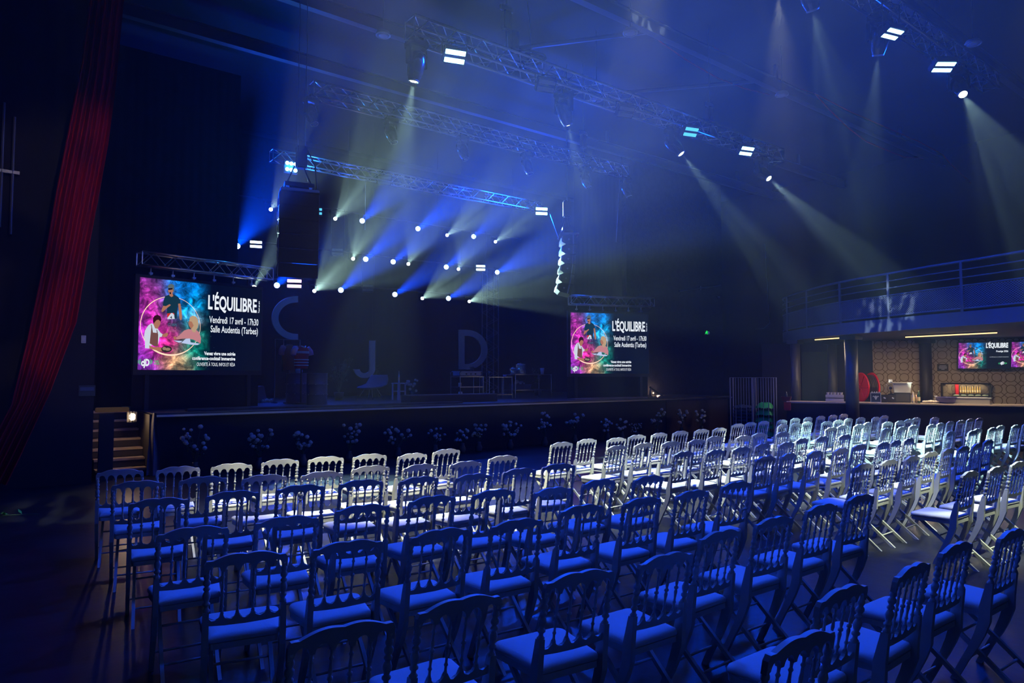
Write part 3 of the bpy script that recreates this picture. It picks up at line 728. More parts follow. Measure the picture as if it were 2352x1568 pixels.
# ================================================================ speaker arrays
GR = mat('speaker_grille', (.012, .012, .014), .7, bump=(300, .4))
CABM = mat('speaker_paint', (.012, .012, .015), .7)
def array_(label, top, face, n, w_, h_, dpt, tilts):
    t = thing('line_array', label, 'speaker', top)
    pan = math.atan2(face.y, face.x) + PI / 2          # local -y faces the audience
    t.rotation_euler = (0, 0, pan)
    obj('flying_frame', B((0, -.02, .03), (w_ * .98, dpt * 1.3, .05), bevel=.01), M_DALU, t)
    bm = bmesh.new()
    for s in (-1, 1):
        tube(bm, [(s * w_ * .4, -.1, .05), (s * .08, 0, .55)], .012, 6); tube(bm, [(s * w_ * .4, .12, .05), (s * .08, 0, .55)], .008, 6)
    box(bm, (0, 0, .17), (w_ * .75, .28, .08)); box(bm, (0, 0, .12), (w_ * .5, .2, .1))
    obj('rigging', bm, M_RUB, t)
    obj('motor', B((.04, 0, .72), (.2, .2, .42), bevel=.03), M_RUB, t)
    bm = bmesh.new()
    for dx in (-.03, .11): tube(bm, [(dx, 0, .9), (dx, 0, H - top[2] - .005)], .008, 5)
    obj('suspension_chain', bm, M_DALU, t)
    bm = bmesh.new(); tube(bm, [(.14, 0, .9), (.3, .05, .6), (.34, .1, .2), (.28, .1, .0)], .014, 6)
    obj('cable', bm, M_RUB, t, True)
    y, z, a = 0.0, 0.0, 0.0
    for k in range(n):
        a = tilts[k]
        M = Matrix.Translation((0, y, z)) @ Matrix.Rotation(a, 4, 'X')
        bm = bmesh.new(); hw = h_ / 2 - .006
        # side profile: deeper in the middle of the rear, wedge shaped
        prof = [(-dpt / 2, .0), (-dpt / 2, -h_ - .003), (dpt * .22, -h_ + .004), (dpt / 2, -h_ * .72), (dpt / 2, -h_ * .28), (dpt * .22, -.002)]
        L_ = [bm.verts.new((-w_ / 2, p_[0], p_[1])) for p_ in prof]; R_ = [bm.verts.new((w_ / 2, p_[0], p_[1])) for p_ in prof]
        bm.faces.new(L_); bm.faces.new(R_[::-1])
        for i in range(6): bm.faces.new((L_[i], R_[i], R_[(i + 1) % 6], L_[(i + 1) % 6]))
        bmesh.ops.transform(bm, matrix=M, verts=bm.verts[:])
        cb = obj('cabinet', bm, CABM, t)
        bm = B((0, -dpt / 2 - .006, -h_ / 2), (w_ * .97, .012, h_ * .90)); bmesh.ops.transform(bm, matrix=M, verts=bm.verts[:])
        obj('grille', bm, GR, cb)
        bm = bmesh.new()
        for s in (-1, 1):
            box(bm, (s * (w_ / 2 + .006), -dpt * .3, -h_ / 2), (.012, .03, h_ * .98)); box(bm, (s * (w_ / 2 + .006), dpt * .44, -h_ / 2), (.012, .025, h_ * .6))
            lathe(bm, [(.022, 0), (.022, .01)], 10, Matrix.Translation((s * (w_ / 2 + .0), 0, -h_ / 2)) @ Matrix.Rotation(PI / 2, 4, 'Y'))
        bmesh.ops.transform(bm, matrix=M, verts=bm.verts[:])
        obj('side_fitting', bm, M_DALU, cb)
        e = Matrix.Rotation(a, 3, 'X') @ Vector((0, 0, -h_ - .004)); y += e.y; z += e.z
    return t
p = pv(686, 448, 12.5)
array_('black hanging line array speaker seen from the front, left of stage', Vector((p.x, 12.5, p.z)), Vector((-.25, -1, 0)), 6, .70, .255, .42, [0, .0, .02, .05, .09, .14])
p = pv(1303, 545, 12.5)
array_('slim hanging line array speaker seen side-on, right of stage', Vector((p.x, 12.5, p.z)), Vector((.86, -.62, 0)), 6, .70, .235, .36, [.0, .03, .07, .12, .17, .23])
bm = bmesh.new(); a = pv(1262, 488, 16.4); b = pv(1283, 548, 12.6); tube(bm, [a, b], .008, 5)
tag(obj('steel_wire', bm, M_DALU), 'thin slanting wire between the rear truss and right speaker array', 'wire')
bm = bmesh.new(); a = pv(1425, 425, 12.07); a.z = TZ + .02; b = pv(1415, 556, 12.2); tube(bm, [a, b], .007, 5)
tag(obj('steel_wire', bm, M_DALU), 'thin blue-lit wire hanging below the lip truss, right end', 'wire')

# ================================================================ letters C J D
M_LET = mat('pale_letter_board', (.80, .80, .86), .6)
VL = 19.0
def letter(name, label, poly, holes=None, wire=None):
    xs = [p.x for p in poly]; cx = sum(xs) / len(xs)
    t = thing(name, label, 'letter', (cx, VL, min(p.z for p in poly)))
    bm = bmesh.new()
    if holes == 'strip':
        n = len(poly) // 2; A = []
        for y in (-.03, .03): A.append([bm.verts.new((p.x - cx, y, p.z - t.location.z)) for p in poly])
        for k in range(n - 1):
            bm.faces.new((A[0][k], A[0][k + 1], A[0][n + k + 1], A[0][n + k])); bm.faces.new((A[1][k], A[1][k + 1], A[1][n + k + 1], A[1][n + k]))
            bm.faces.new((A[0][k], A[0][k + 1], A[1][k + 1], A[1][k])); bm.faces.new((A[0][n + k], A[0][n + k + 1], A[1][n + k + 1], A[1][n + k]))
        for k in (0, n - 1): bm.faces.new((A[0][k], A[0][n + k], A[1][n + k], A[1][k]))
    elif holes is None:
        plate(bm, [(p.x - cx, p.z - t.location.z) for p in poly], -.03, .03)
    else:
        n = len(poly); A = []
        for y in (-.03, .03):
            o_ = [bm.verts.new((p.x - cx, y, p.z - t.location.z)) for p in poly]; i_ = [bm.verts.new((p.x - cx, y, p.z - t.location.z)) for p in holes]
            A.append((o_, i_))
            for k in range(n): bm.faces.new((o_[k], o_[(k + 1) % n], i_[(k + 1) % n], i_[k]))
        for j in (0, 1):
            for k in range(n): bm.faces.new((A[0][j][k], A[1][j][k], A[1][j][(k + 1) % n], A[0][j][(k + 1) % n]))
    obj('board', bm, M_LET, t)
    bm = bmesh.new()
    for (wx, wy) in wire:
        q = pv(wx, wy, VL); tube(bm, [(q.x - cx, 0, q.z - t.location.z - .03), (q.x - cx, 0, H - .005 - t.location.z)], .003, 4)
    obj('hanging_wire', bm, M_RUB, t)
def arc_px(cx, cy, rx, ry, a0, a1, n=24):
    return [(cx + rx * math.cos(math.radians(a0 + (a1 - a0) * k / n)), cy - ry * math.sin(math.radians(a0 + (a1 - a0) * k / n))) for k in range(n + 1)]
def P_(L): return [pv(x, y, VL) for x, y in L]
out = arc_px(680, 730.5, 56, 50.5, 86, 274, 30); inn = arc_px(680, 730.5, 41, 36, 86, 274, 30)
letter('letter_c', 'large pale letter C hanging at the back of the stage', P_([(684, 680)] + out[1:-1] + [(684, 780.5)] + [(684, 694)] + inn[1:-1] + [(684, 767)]), 'strip', [(675, 680)])
oj = [(849, 782), (861.5, 782), (860.5, 846)] + arc_px(837, 846, 24, 22, -4, -176, 18) + [(811.5, 848), (824, 848)] + arc_px(837, 846, 12, 11, -170, -8, 14) + [(848, 846)]
letter('letter_j', 'large pale letter J standing behind the lounge chair', P_(oj), None, [(855, 782)])
n_ = 40; od = []; idd = []
od = [(1054, 848), (1054, 757)] + [(1070, 757)] + arc_px(1072, 803, 47, 45.5, 88, -88, 34) + [(1070, 848)]
idd = [(1066, 836), (1066, 771)] + [(1072, 771)] + arc_px(1073, 803.5, 33, 32.5, 86, -86, 34) + [(1072, 836)]
letter('letter_d', 'large pale letter D hanging above the cooking trolley', P_(od), P_(idd), [(1058, 760)])

# ================================================================ screens
FONT_CACHE = {}
def text_mesh(s, bold=0.0, shear_=0.0):
    c = bpy.data.curves.new('lettering', 'FONT'); c.body = s; c.size = 1; c.offset = bold; c.shear = shear_; c.resolution_u = 3
    o = bpy.data.objects.new('lettering_tmp', c); COL.objects.link(o)
    bpy.context.view_layer.update()
    dg = bpy.context.evaluated_depsgraph_get()
    me = bpy.data.meshes.new_from_object(o.evaluated_get(dg))
    bpy.data.objects.remove(o); bpy.data.curves.remove(c)
    return me
CAPH = None
def put_text(s, x, z, width, cap, m, parent, y=-.012, bold=.02, rot=0.0, name='lettering'):
    global CAPH
    if CAPH is None:
        me = text_mesh('H'); CAPH = max(v.co.y for v in me.vertices); bpy.data.meshes.remove(me)
    me = text_mesh(s, bold)
    x0 = min(v.co.x for v in me.vertices); x1 = max(v.co.x for v in me.vertices)
    sx_ = width / (x1 - x0); sz_ = cap / CAPH
    for v in me.vertices:
        u, w_ = (v.co.x - x0) * sx_, v.co.y * sz_
        v.co = Vector((x + u * math.cos(rot) - w_ * math.sin(rot), y, z + u * math.sin(rot) + w_ * math.cos(rot)))
    return link_mesh(name, me, m, parent)

def nebula(name, w_, h_, strength, fade=.60):
    """the picture on the screens: pink, blue and green clouds, dark navy on the right"""
    m = bpy.data.materials.new(name); m.use_nodes = True; nt = m.node_tree; nt.nodes.clear(); N = nt.nodes.new; Lk = nt.links.new
    tc = N('ShaderNodeTexCoord'); sp = N('ShaderNodeSeparateXYZ'); Lk(tc.outputs['Object'], sp.inputs[0])
    def mth(op, a, b=None, c=None):
        n = N('ShaderNodeMath'); n.operation = op
        for i, v in enumerate((a, b, c)):
            if v is None: continue
            if isinstance(v, (int, float)): n.inputs[i].default_value = v
            else: Lk(v, n.inputs[i])
        return n.outputs[0]
    u = mth('DIVIDE', sp.outputs['X'], w_); v = mth('DIVIDE', sp.outputs['Z'], h_)
    ns = N('ShaderNodeTexNoise'); ns.inputs['Scale'].default_value = 4.2 / h_; ns.inputs['Detail'].default_value = 9; ns.inputs['Roughness'].default_value = .62; ns.inputs['Distortion'].default_value = .5
    Lk(tc.outputs['Object'], ns.inputs['Vector'])
    nz = mth('SUBTRACT', ns.outputs['Fac'], .5)
    def bell(cu, cv, ru, rv):
        a = mth('DIVIDE', mth('SUBTRACT', mth('ADD', u, mth('MULTIPLY', nz, .25)), cu), ru); b = mth('DIVIDE', mth('SUBTRACT', mth('ADD', v, mth('MULTIPLY', nz, -.3)), cv), rv)
        d = mth('ADD', mth('MULTIPLY', a, a), mth('MULTIPLY', b, b))
        return mth('EXPONENT', mth('MULTIPLY', d, -1.0))
    cols = [((.55, .01, .22), bell(.09, .66, .09, .26)), ((.62, .02, .16), bell(.16, .32, .12, .20)), ((.10, .01, .22), bell(.06, .35, .14, .5)), ((.0, .17, .62), bell(.32, .88, .17, .26)), ((.0, .30, .60), bell(.42, .70, .08, .16)), ((.0, .22, .14), bell(.44, .32, .12, .30)),
            ((.55, .28, .12), bell(.28, .07, .10, .09)), ((.16, .02, .30), bell(.02, .2, .08, .5)), ((.22, .10, .13), bell(.45, .52, .05, .10)), ((.0, .10, .10), bell(.50, .2, .08, .28))]
    acc = None
    for c, f_ in cols:
        n = N('ShaderNodeVectorMath'); n.operation = 'SCALE'; n.inputs[0].default_value = c; Lk(f_, n.inputs['Scale'])
        if acc is None: acc = n.outputs[0]
        else:
            a = N('ShaderNodeVectorMath'); a.operation = 'ADD'; Lk(acc, a.inputs[0]); Lk(n.outputs[0], a.inputs[1]); acc = a.outputs[0]
    # wisps
    n2 = N('ShaderNodeTexNoise'); n2.inputs['Scale'].default_value = 9 / h_; n2.inputs['Detail'].default_value = 8; n2.inputs['Roughness'].default_value = .65; n2.inputs['Distortion'].default_value = .7
    Lk(tc.outputs['Object'], n2.inputs['Vector'])
    wisp = mth('MULTIPLY', mth('POWER', n2.outputs['Fac'], 4.5), 19)
    s1 = N('ShaderNodeVectorMath'); s1.operation = 'SCALE'; Lk(acc, s1.inputs[0]); Lk(wisp, s1.inputs['Scale'])
    # right part is dark navy
    fd = mth('SUBTRACT', 1.0, mth('MULTIPLY', mth('SUBTRACT', u, fade - .18), 7.0)); fn = N('ShaderNodeClamp'); Lk(fd, fn.inputs[0])
    s2 = N('ShaderNodeVectorMath'); s2.operation = 'SCALE'; Lk(s1.outputs[0], s2.inputs[0]); Lk(fn.outputs[0], s2.inputs['Scale'])
    # star specks
    vo = N('ShaderNodeTexVoronoi'); vo.inputs['Scale'].default_value = 26 / h_; Lk(tc.outputs['Object'], vo.inputs['Vector'])
    st_ = mth('MULTIPLY', mth('LESS_THAN', vo.outputs['Distance'], .075), mth('MULTIPLY', mth('GREATER_THAN', ns.outputs['Fac'], .52), .5))
    st_ = mth('MULTIPLY', st_, mth('LESS_THAN', u, .66))
    ad = N('ShaderNodeVectorMath'); ad.operation = 'ADD'; Lk(s2.outputs[0], ad.inputs[0]); ad.inputs[1].default_value = (.001, .003, .012)
    cb = N('ShaderNodeCombineXYZ')
    for k in range(3): Lk(st_, cb.inputs[k])
    ad2 = N('ShaderNodeVectorMath'); ad2.operation = 'ADD'; Lk(ad.outputs[0], ad2.inputs[0]); Lk(cb.outputs[0], ad2.inputs[1])
    e = N('ShaderNodeEmission'); e.inputs[1].default_value = strength; Lk(ad2.outputs[0], e.inputs[0])
    o = N('ShaderNodeOutputMaterial'); Lk(e.outputs[0], o.inputs[0])
    return m

class Scr:                              # plane of the left big screen, for reading picture coordinates off the photograph
    ang = math.radians(12.8)
    o = pv(316, 849, 15.0); ux = Vector((math.cos(ang), math.sin(ang), 0)); n = Vector((math.sin(ang), -math.cos(ang), 0))
def loc(X, Y):                          # zoom crop (300,620)-(620,870) at 2007 px -> metres on the screen
    r = ray(300 + X / 6.272, 620 + Y / 6.272); t = (Scr.o - CAM).dot(Scr.n) / r.dot(Scr.n); q = CAM + r * t - Scr.o
    return q.dot(Scr.ux), q.z
SW = loc(1872, 500)[0]; SH = loc(300, 117)[1]
E_ = {}
def em(n, c, s=1.0):
    return emis(n, c, s)
TXT = em('screen_white', (.85, .9, .95), 1.0)
def screen_art(par, ox, oz, kx, kz):
    """figures and ring of the poster, flat on the screen"""
    def T(L): return [(ox + loc(x, y)[0] * kx, oz + loc(x, y)[1] * kz) for x, y in L]
    def flat(nm, L, m, y): 
        bm = bmesh.new(); vs_ = [bm.verts.new((x, y, z)) for x, z in T(L)]
        f = bm.faces.new(vs_); bmesh.ops.triangulate(bm, faces=[f]); return obj(nm, bm, m, par)
    def multi(nm, LL, m, y):
        bm = bmesh.new()
        for L in LL:
            f = bm.faces.new([bm.verts.new((x, y, z)) for x, z in T(L)]); bmesh.ops.triangulate(bm, faces=[f])
        return obj(nm, bm, m, par)
    # light ring
    bm = bmesh.new(); c = loc(585, 800); rr = [(loc(585, 385)[1] - loc(585, 1225)[1]) / 2]
    cx, cz = ox + c[0] * kx, oz + (loc(585, 385)[1] + loc(585, 1225)[1]) / 2 * kz; R = rr[0]
    a_, b_ = [], []
    for k in range(64):
        t = 2 * PI * k / 64; w_ = .004 + .013 * max(0, -math.sin(t + .15)) ** 3 + .004 * max(0, math.cos(t - 2.5)) ** 4
        a_.append(bm.verts.new((cx + (R - w_) * math.cos(t) * kx, -.004, cz + (R - w_) * math.sin(t) * kz))); b_.append(bm.verts.new((cx + (R + w_) * math.cos(t) * kx, -.004, cz + (R + w_) * math.sin(t) * kz)))
    for k in range(64): bm.faces.new((a_[k], a_[(k + 1) % 64], b_[(k + 1) % 64], b_[k]))
    obj('light_ring', bm, em('ring_glow', (1, .62, .45), 1.3), par)
    def ell(cx_, cy_, rx, ry, n=14): return [(cx_ + rx * math.cos(2 * PI * k / n), cy_ + ry * math.sin(2 * PI * k / n)) for k in range(n)]
    SK = em('poster_skin', (.42, .17, .10)); SKD = em('poster_skin_shade', (.12, .04, .03)); TEAL = em('poster_teal', (.006, .035, .06)); WH = em('poster_white', (.62, .68, .78))
    # runner
    multi('runner_shirt', [[(495, 375), (560, 352), (615, 352), (680, 385), (712, 430), (715, 480), (680, 490), (665, 620), (662, 700), (600, 690), (520, 625), (525, 520), (470, 520), (462, 500), (475, 430)]], TEAL, -.006)
    multi('runner_skin', [ell(575, 290, 38, 52), [(555, 330), (600, 330), (612, 375), (585, 390), (555, 368)], [(468, 515), (505, 520), (560, 490), (578, 505), (520, 550), (460, 605), (440, 600), (448, 560)], [(682, 485), (715, 482), (735, 600), (738, 680), (730, 720), (712, 722), (700, 690), (710, 650), (695, 560)]], SK, -.008)
    multi('runner_cap', [[(530, 245), (545, 210), (585, 198), (622, 215), (624, 300), (618, 340), (608, 290), (600, 255), (545, 262)]], em('poster_cap', (.10, .14, .15)), -.010)
    multi('runner_glasses', [[(536, 264), (600, 258), (600, 280), (560, 286), (538, 284)], [(555, 322), (575, 318), (580, 345), (560, 345)]], em('poster_black', (.002, .002, .004)), -.012)
    multi('race_bib', [[(522, 625), (620, 618), (632, 705), (528, 708)]], WH, -.010)
    multi('race_bib_band', [[(522, 625), (580, 620), (545, 665), (525, 690)], [(595, 618), (622, 618), (630, 650)]], em('poster_red', (.6, .03, .02)), -.011)
    # chef
    multi('chef_shirt', [[(300, 765), (250, 800), (205, 870), (190, 960), (215, 1060), (205, 1125), (265, 1130), (300, 1080), (390, 1085), (395, 960), (440, 965), (470, 930), (430, 905), (385, 840), (345, 790)]], WH, -.006)
    multi('chef_apron', [[(290, 790), (300, 785), (320, 900), (375, 905), (368, 860), (378, 860), (395, 930), (385, 1030), (390, 1100), (335, 1095), (272, 1055), (300, 950), (308, 900)]], em('poster_brown', (.17, .07, .06)), -.008)
    multi('chef_skin', [[(335, 710), (380, 690), (430, 730), (425, 780), (385, 845), (350, 840), (325, 780)], [(445, 935), (520, 900), (540, 925), (520, 960), (470, 965)], [(265, 1085), (330, 1110), (420, 1110), (470, 1140), (450, 1175), (380, 1160), (270, 1130)]], SK, -.010)
    multi('chef_hair', [[(318, 745), (320, 690), (345, 655), (385, 645), (425, 665), (440, 715), (428, 745), (400, 715), (370, 720), (340, 755), (330, 780)]], em('poster_hair', (.035, .004, .01)), -.012)
    multi('pan', [ell(515, 1138, 78, 48, 20)], em('poster_pan', (.03, .02, .02)), -.012)
    multi('pan_food', [ell(480, 1130, 26, 24), ell(530, 1140, 40, 22)], em('poster_food', (.30, .22, .14)), -.014)
    # reader
    multi('reader_blouse', [[(830, 850), (770, 870), (700, 940), (650, 975), (660, 1000), (740, 990), (800, 985), (900, 1000), (1005, 1060), (1012, 980), (985, 895), (940, 860)]], em('poster_pink', (.55, .22, .24)), -.006)
    multi('reader_face', [[(845, 720), (830, 760), (838, 800), (870, 850), (910, 800), (900, 730)], [(612, 960), (650, 955), (655, 995), (625, 1005)]], SK, -.008)
    multi('reader_hair', [[(842, 735), (850, 680), (890, 655), (940, 670), (965, 710), (975, 770), (960, 830), (925, 900), (890, 890), (870, 850), (905, 800), (880, 745)]], em('poster_blond', (.50, .34, .20)), -.010)
    multi('open_book', [[(612, 1015), (745, 1020), (720, 1040), (690, 1045)], [(725, 1050), (790, 990), (850, 985), (860, 1040), (995, 1060), (960, 1080), (870, 1075)]], em('poster_book', (.50, .60, .85)), -.012)
    return T
def text_px(s, x0, y0, x1, cap, par, T, m, kz, bold=.02, rot=0.0):
    a = T([(x0, y0)])[0]; b = T([(x1, y0)])[0]; c = T([(x0, y0 - cap)])[0]
    return put_text(s, a[0], a[1], b[0] - a[0], c[1] - a[1], m, par, -.012, bold)
def lower(T, x0, y0, x1):               # baseline height on a level line through (x0, y0)
    return T([(x0, y0)])[0]
def level_text(s, x0, y0, x1, y1, cap, par, T, m, bold=.02):
    """baseline from (x0,y0) to (x1,y1) in the crop, cap = height in crop pixels at x0"""
    a = T([(x0, y0)])[0]; b = T([(x1, y1)])[0]; c = T([(x0, y0 - cap)])[0]
    return put_text(s, a[0], (a[1] + b[1]) / 2, b[0] - a[0], (c[1] - a[1]), m, par, -.012, bold)
def big_screen(label, origin, ang, art_w, total_w, x_off=0.0):
    t = thing('led_screen', label, 'screen', origin, ang, 'big screens either side of the stage')
    kx = art_w / SW; kz = 1.0
    obj('panel', B((total_w / 2 - .02, .06, SH / 2 - .02), (total_w + .12, .10, SH + .16)), M_RUB, t)
    bm = bmesh.new(); f = bm.faces.new([bm.verts.new(p_) for p_ in ((0, 0, 0), (total_w, 0, 0), (total_w, 0, SH), (0, 0, SH))])
    pic = obj('picture', bm, nebula('poster_nebula', SW, SH, 1.15), t); pic.scale = (kx, 1, 1)
    for v in pic.data.vertices: v.co.x /= kx
    T = screen_art(t, 0, 0, kx, kz)
    level_text("L'ÉQUILIBRE", 1112, 549, 1812, 617, 190, t, T, TXT, .028)
    level_text('Vendredi 17 avril - 17h30', 1130, 750, 1835, 808, 95, t, T, TXT, .012)
    level_text('Salle Audentia (Tarbes)', 1148, 885, 1828, 935, 95, t, T, TXT, .012)
    level_text('Venez vivre une soirée', 1055, 1216, 1505, 1238, 48, t, T, TXT, .035)
    level_text('conférence-cocktail immersive', 882, 1284, 1503, 1308, 48, t, T, TXT, .035)
    level_text('OUVERTE À TOUS, INFOS ET RÉSA', 950, 1372, 1500, 1395, 50, t, T, TXT, .0)
    dim = em('poster_dim_text', (.02, .22, .30), .9)
    level_text('CORPS', 537, 805, 662, 812, 38, t, T, dim, .0)
    level_text('CŒUR', 540, 850, 655, 856, 34, t, T, em('poster_pink_text', (.5, .10, .22), .9), .0)
    level_text('ESPRIT', 532, 893, 658, 899, 34, t, T, em('poster_pink_text2', (.5, .16, .26), .9), .0)
    level_text('4', 565, 700, 592, 700, 36, t, T, em('poster_black', (.002, .002, .004)), .03)
    level_text('cjD', 148, 1372, 266, 1380, 92, t, T, TXT, .05)
    g = em('logo_green', (.04, .50, .16), .9)
    T2 = T
    bm = bmesh.new()
    for X, h2 in ((106, 22), (122, 32), (137, 42), (276, 42), (291, 32), (306, 22)):
        vs_ = [bm.verts.new((x, -.012, z)) for x, z in T2([(X - 5, 1322 - h2), (X + 5, 1322 - h2), (X + 5, 1322 + h2), (X - 5, 1322 + h2)])]; bm.faces.new(vs_)
    obj('logo_bars', bm, g, t)
    level_text('TARBES', 332, 1325, 402, 1328, 26, t, T, g, .02)
    level_text('BIGORRE', 332, 1360, 410, 1363, 26, t, T, g, .02)
    a = T([(1820, 615)])[0]
    a = T([(1853, 622)])[0]; b = T([(1853, 450)])[0]
    put_text('Tout un art', a[0], a[1], b[1] - a[1], .035, TXT, t, -.012, .02, PI / 2)
    # screen light on the surroundings comes from the picture itself
    # clamps on top
    for k in range(6):
        bm = bmesh.new(); xx = total_w * (k + .5) / 6
        tube(bm, [(xx, .05, SH + .05), (xx, .05, SH + .22)], .014, 6); box(bm, (xx, .05, SH + .10), (.07, .05, .04))
        obj('hanging_clamp', bm, M_ALU, t)
    return t
big_screen('large lit event screen at left of the stage', Scr.o.copy(), Scr.ang, SW, SW + .02)
# truss above the left screen
tt = truss('screen_truss', 'dark truss holding the left big screen', 0, SW + .25, 0, 0, .26, .02, bay=.45)
tt.location = Scr.o + Vector((0, 0, SH + .24)) + Vector((-math.sin(Scr.ang), math.cos(Scr.ang), 0)) * .05; tt.rotation_euler = (0, 0, Scr.ang)
tt['group'] = 'trusses holding the big screens'
# right screen
o2 = pv(1311, 857.5, 15.0); ang2 = math.radians(-21)
ux2 = Vector((math.cos(ang2), math.sin(ang2), 0)); n2 = Vector((math.sin(ang2), -math.cos(ang2), 0))
r_ = ray(1488, 800); t_ = (o2 - CAM).dot(n2) / r_.dot(n2); W2 = (CAM + r_ * t_ - o2).dot(ux2)
s2 = big_screen('large lit event screen at right of the stage', o2, ang2, W2, W2 + .02)
tt = truss('screen_truss', 'dark truss holding the right big screen', 0, W2 + .2, 0, 0, .26, .02, bay=.45)
tt.location = o2 + Vector((0, 0, SH + .24)) - n2 * .05; tt.rotation_euler = (0, 0, ang2)
tt['group'] = 'trusses holding the big screens'
for nm_, o_a, ang_a, W_a, side in (('screen_support', Scr.o, Scr.ang, SW, 'left'), ('screen_support', o2, ang2, W2, 'right')):
    t = thing('screen_support', 'black support legs under the %s big screen' % side, 'stand', o_a.copy(), ang_a)
    for k in (0.08, .92):
        q = Matrix.Rotation(ang_a, 3, 'Z') @ Vector((W_a * k, 0, 0)) + o_a
        obj('leg', B((W_a * k, .10, (SZ - o_a.z) / 2 - .04), (.08, .08, o_a.z - SZ - .06)), M_RUB, t)
    obj('cloth_panel', B((W_a / 2, .14, (SZ - o_a.z) / 2 - .04), (W_a + .1, .02, o_a.z - SZ - .06)), M_DRAPE, t)
# ================================================================ bar and balcony
CT = 1.10
cA, cB = pz(1806, 921.5, CT), pz(2352, 930, CT)
cdir = (cB - cA); cdir.z = 0; cL = cdir.length; cang = math.atan2(cdir.y, cdir.x)
cB2 = cA + cdir * 1.45
bar = thing('bar_counter', 'long dark bar counter with pale top under the balcony', 'bar counter', (cA.x, cA.y, 0), cang)
LB_ = cL * 1.45
obj('countertop', B((LB_ / 2, .30, CT - .02), (LB_, .66, .04), bevel=.006), mat('pale_counter_top', (.52, .42, .33), .35), bar)
obj('front_panel', B((LB_ / 2, .06, (CT - .04) / 2), (LB_, .04, CT - .04)), mat('navy_bar_front', (.012, .016, .028), .5), bar)
obj('body', B((LB_ / 2, .32, (CT - .05) / 2), (LB_ - .02, .46, CT - .06)), M_DRAPE, bar)
# light wood wall with ogee lattice pattern
wA = pd(2005, 850, 19.9); wB = pd(2352, 850, 18.5); wd = wB - wA; wd.z = 0; wang = math.atan2(wd.y, wd.x); wL = wd.length
def lattice_mat():
    m = bpy.data.materials.new('lattice_wallpaper'); m.use_nodes = True; nt = m.node_tree; N = nt.nodes.new; Lk = nt.links.new; b = nt.nodes['Principled BSDF']
    tc = N('ShaderNodeTexCoord'); sp = N('ShaderNodeSeparateXYZ'); Lk(tc.outputs['Object'], sp.inputs[0])
    def mth(op, a, b_=None):
        n = N('ShaderNodeMath'); n.operation = op
        for i, v in enumerate((a, b_)):
            if v is None: continue
            if isinstance(v, (int, float)): n.inputs[i].default_value = v
            else: Lk(v, n.inputs[i])
        return n.outputs[0]
    A = .317; Bz = .317
    def cell(ox, oz):
        fx = mth('SUBTRACT', mth('FRACT', mth('ADD', mth('DIVIDE', sp.outputs['X'], A), ox)), .5); fz = mth('SUBTRACT', mth('FRACT', mth('ADD', mth('DIVIDE', sp.outputs['Z'], Bz), oz)), .5)
        return mth('SQRT', mth('ADD', mth('MULTIPLY', fx, fx), mth('MULTIPLY', fz, fz)))
    d1, d2 = cell(.0, .0), cell(.5, .5)
    r1 = mth('LESS_THAN', mth('ABSOLUTE', mth('SUBTRACT', d1, .36)), .028)
    gx = mth('DIVIDE', sp.outputs['X'], A); gz = mth('DIVIDE', sp.outputs['Z'], Bz)
    dg1 = mth('ABSOLUTE', mth('SUBTRACT', mth('FRACT', mth('ADD', gx, gz)), .5)); dg1 = mth('GREATER_THAN', dg1, .462)
    dg2 = mth('ABSOLUTE', mth('SUBTRACT', mth('FRACT', mth('SUBTRACT', gx, gz)), .5)); dg2 = mth('GREATER_THAN', dg2, .462)
    outc = mth('GREATER_THAN', d1, .36)
    ln = mth('MAXIMUM', r1, mth('MULTIPLY', outc, mth('MAXIMUM', dg1, dg2)))
    mx = N('ShaderNodeMixRGB'); Lk(ln, mx.inputs[0]); mx.inputs[1].default_value = (.46, .36, .25, 1); mx.inputs[2].default_value = (.13, .08, .05, 1)
    Lk(mx.outputs[0], b.inputs['Base Color']); b.inputs['Roughness'].default_value = .7
    return m
w_ = obj('wall_bar', B((wL * .75, .10, 1.41), (wL * 1.5, .2, 2.80)), lattice_mat()); w_.location = (wA.x, wA.y, 0); w_.rotation_euler = (0, 0, wang); w_['kind'] = 'structure'
# dark return beside it, up to the left end
dA = pd(1838, 850, 21.2); dvec = Vector((wA.x, wA.y, 0)) - Vector((dA.x, dA.y, 0)); dl = dvec.length; dang = math.atan2(dvec.y, dvec.x)
w_ = obj('wall_bar_side', B((dl / 2 - .6, .15, 1.41), (dl + 1.2, .2, 2.80)), mat('dark_bar_wall', (.045, .045, .05), .8)); w_.location = (dA.x, dA.y, 0); w_.rotation_euler = (0, 0, dang); w_['kind'] = 'structure'
# greenish dark door leaf inside it
a = pd(1840, 800, 20.6); b = pd(1903, 800, 20.3)
dd = b - a; t = thing('dark_door_panel', 'dark green door panel at the left end behind the bar', 'door', (a.x, a.y, 0), math.atan2(dd.y, dd.x))
obj('panel', B((Vector((dd.x, dd.y)).length / 2, 0, 1.25), (Vector((dd.x, dd.y)).length, .05, 2.5)), mat('dark_green_board', (.02, .05, .05), .7), t)
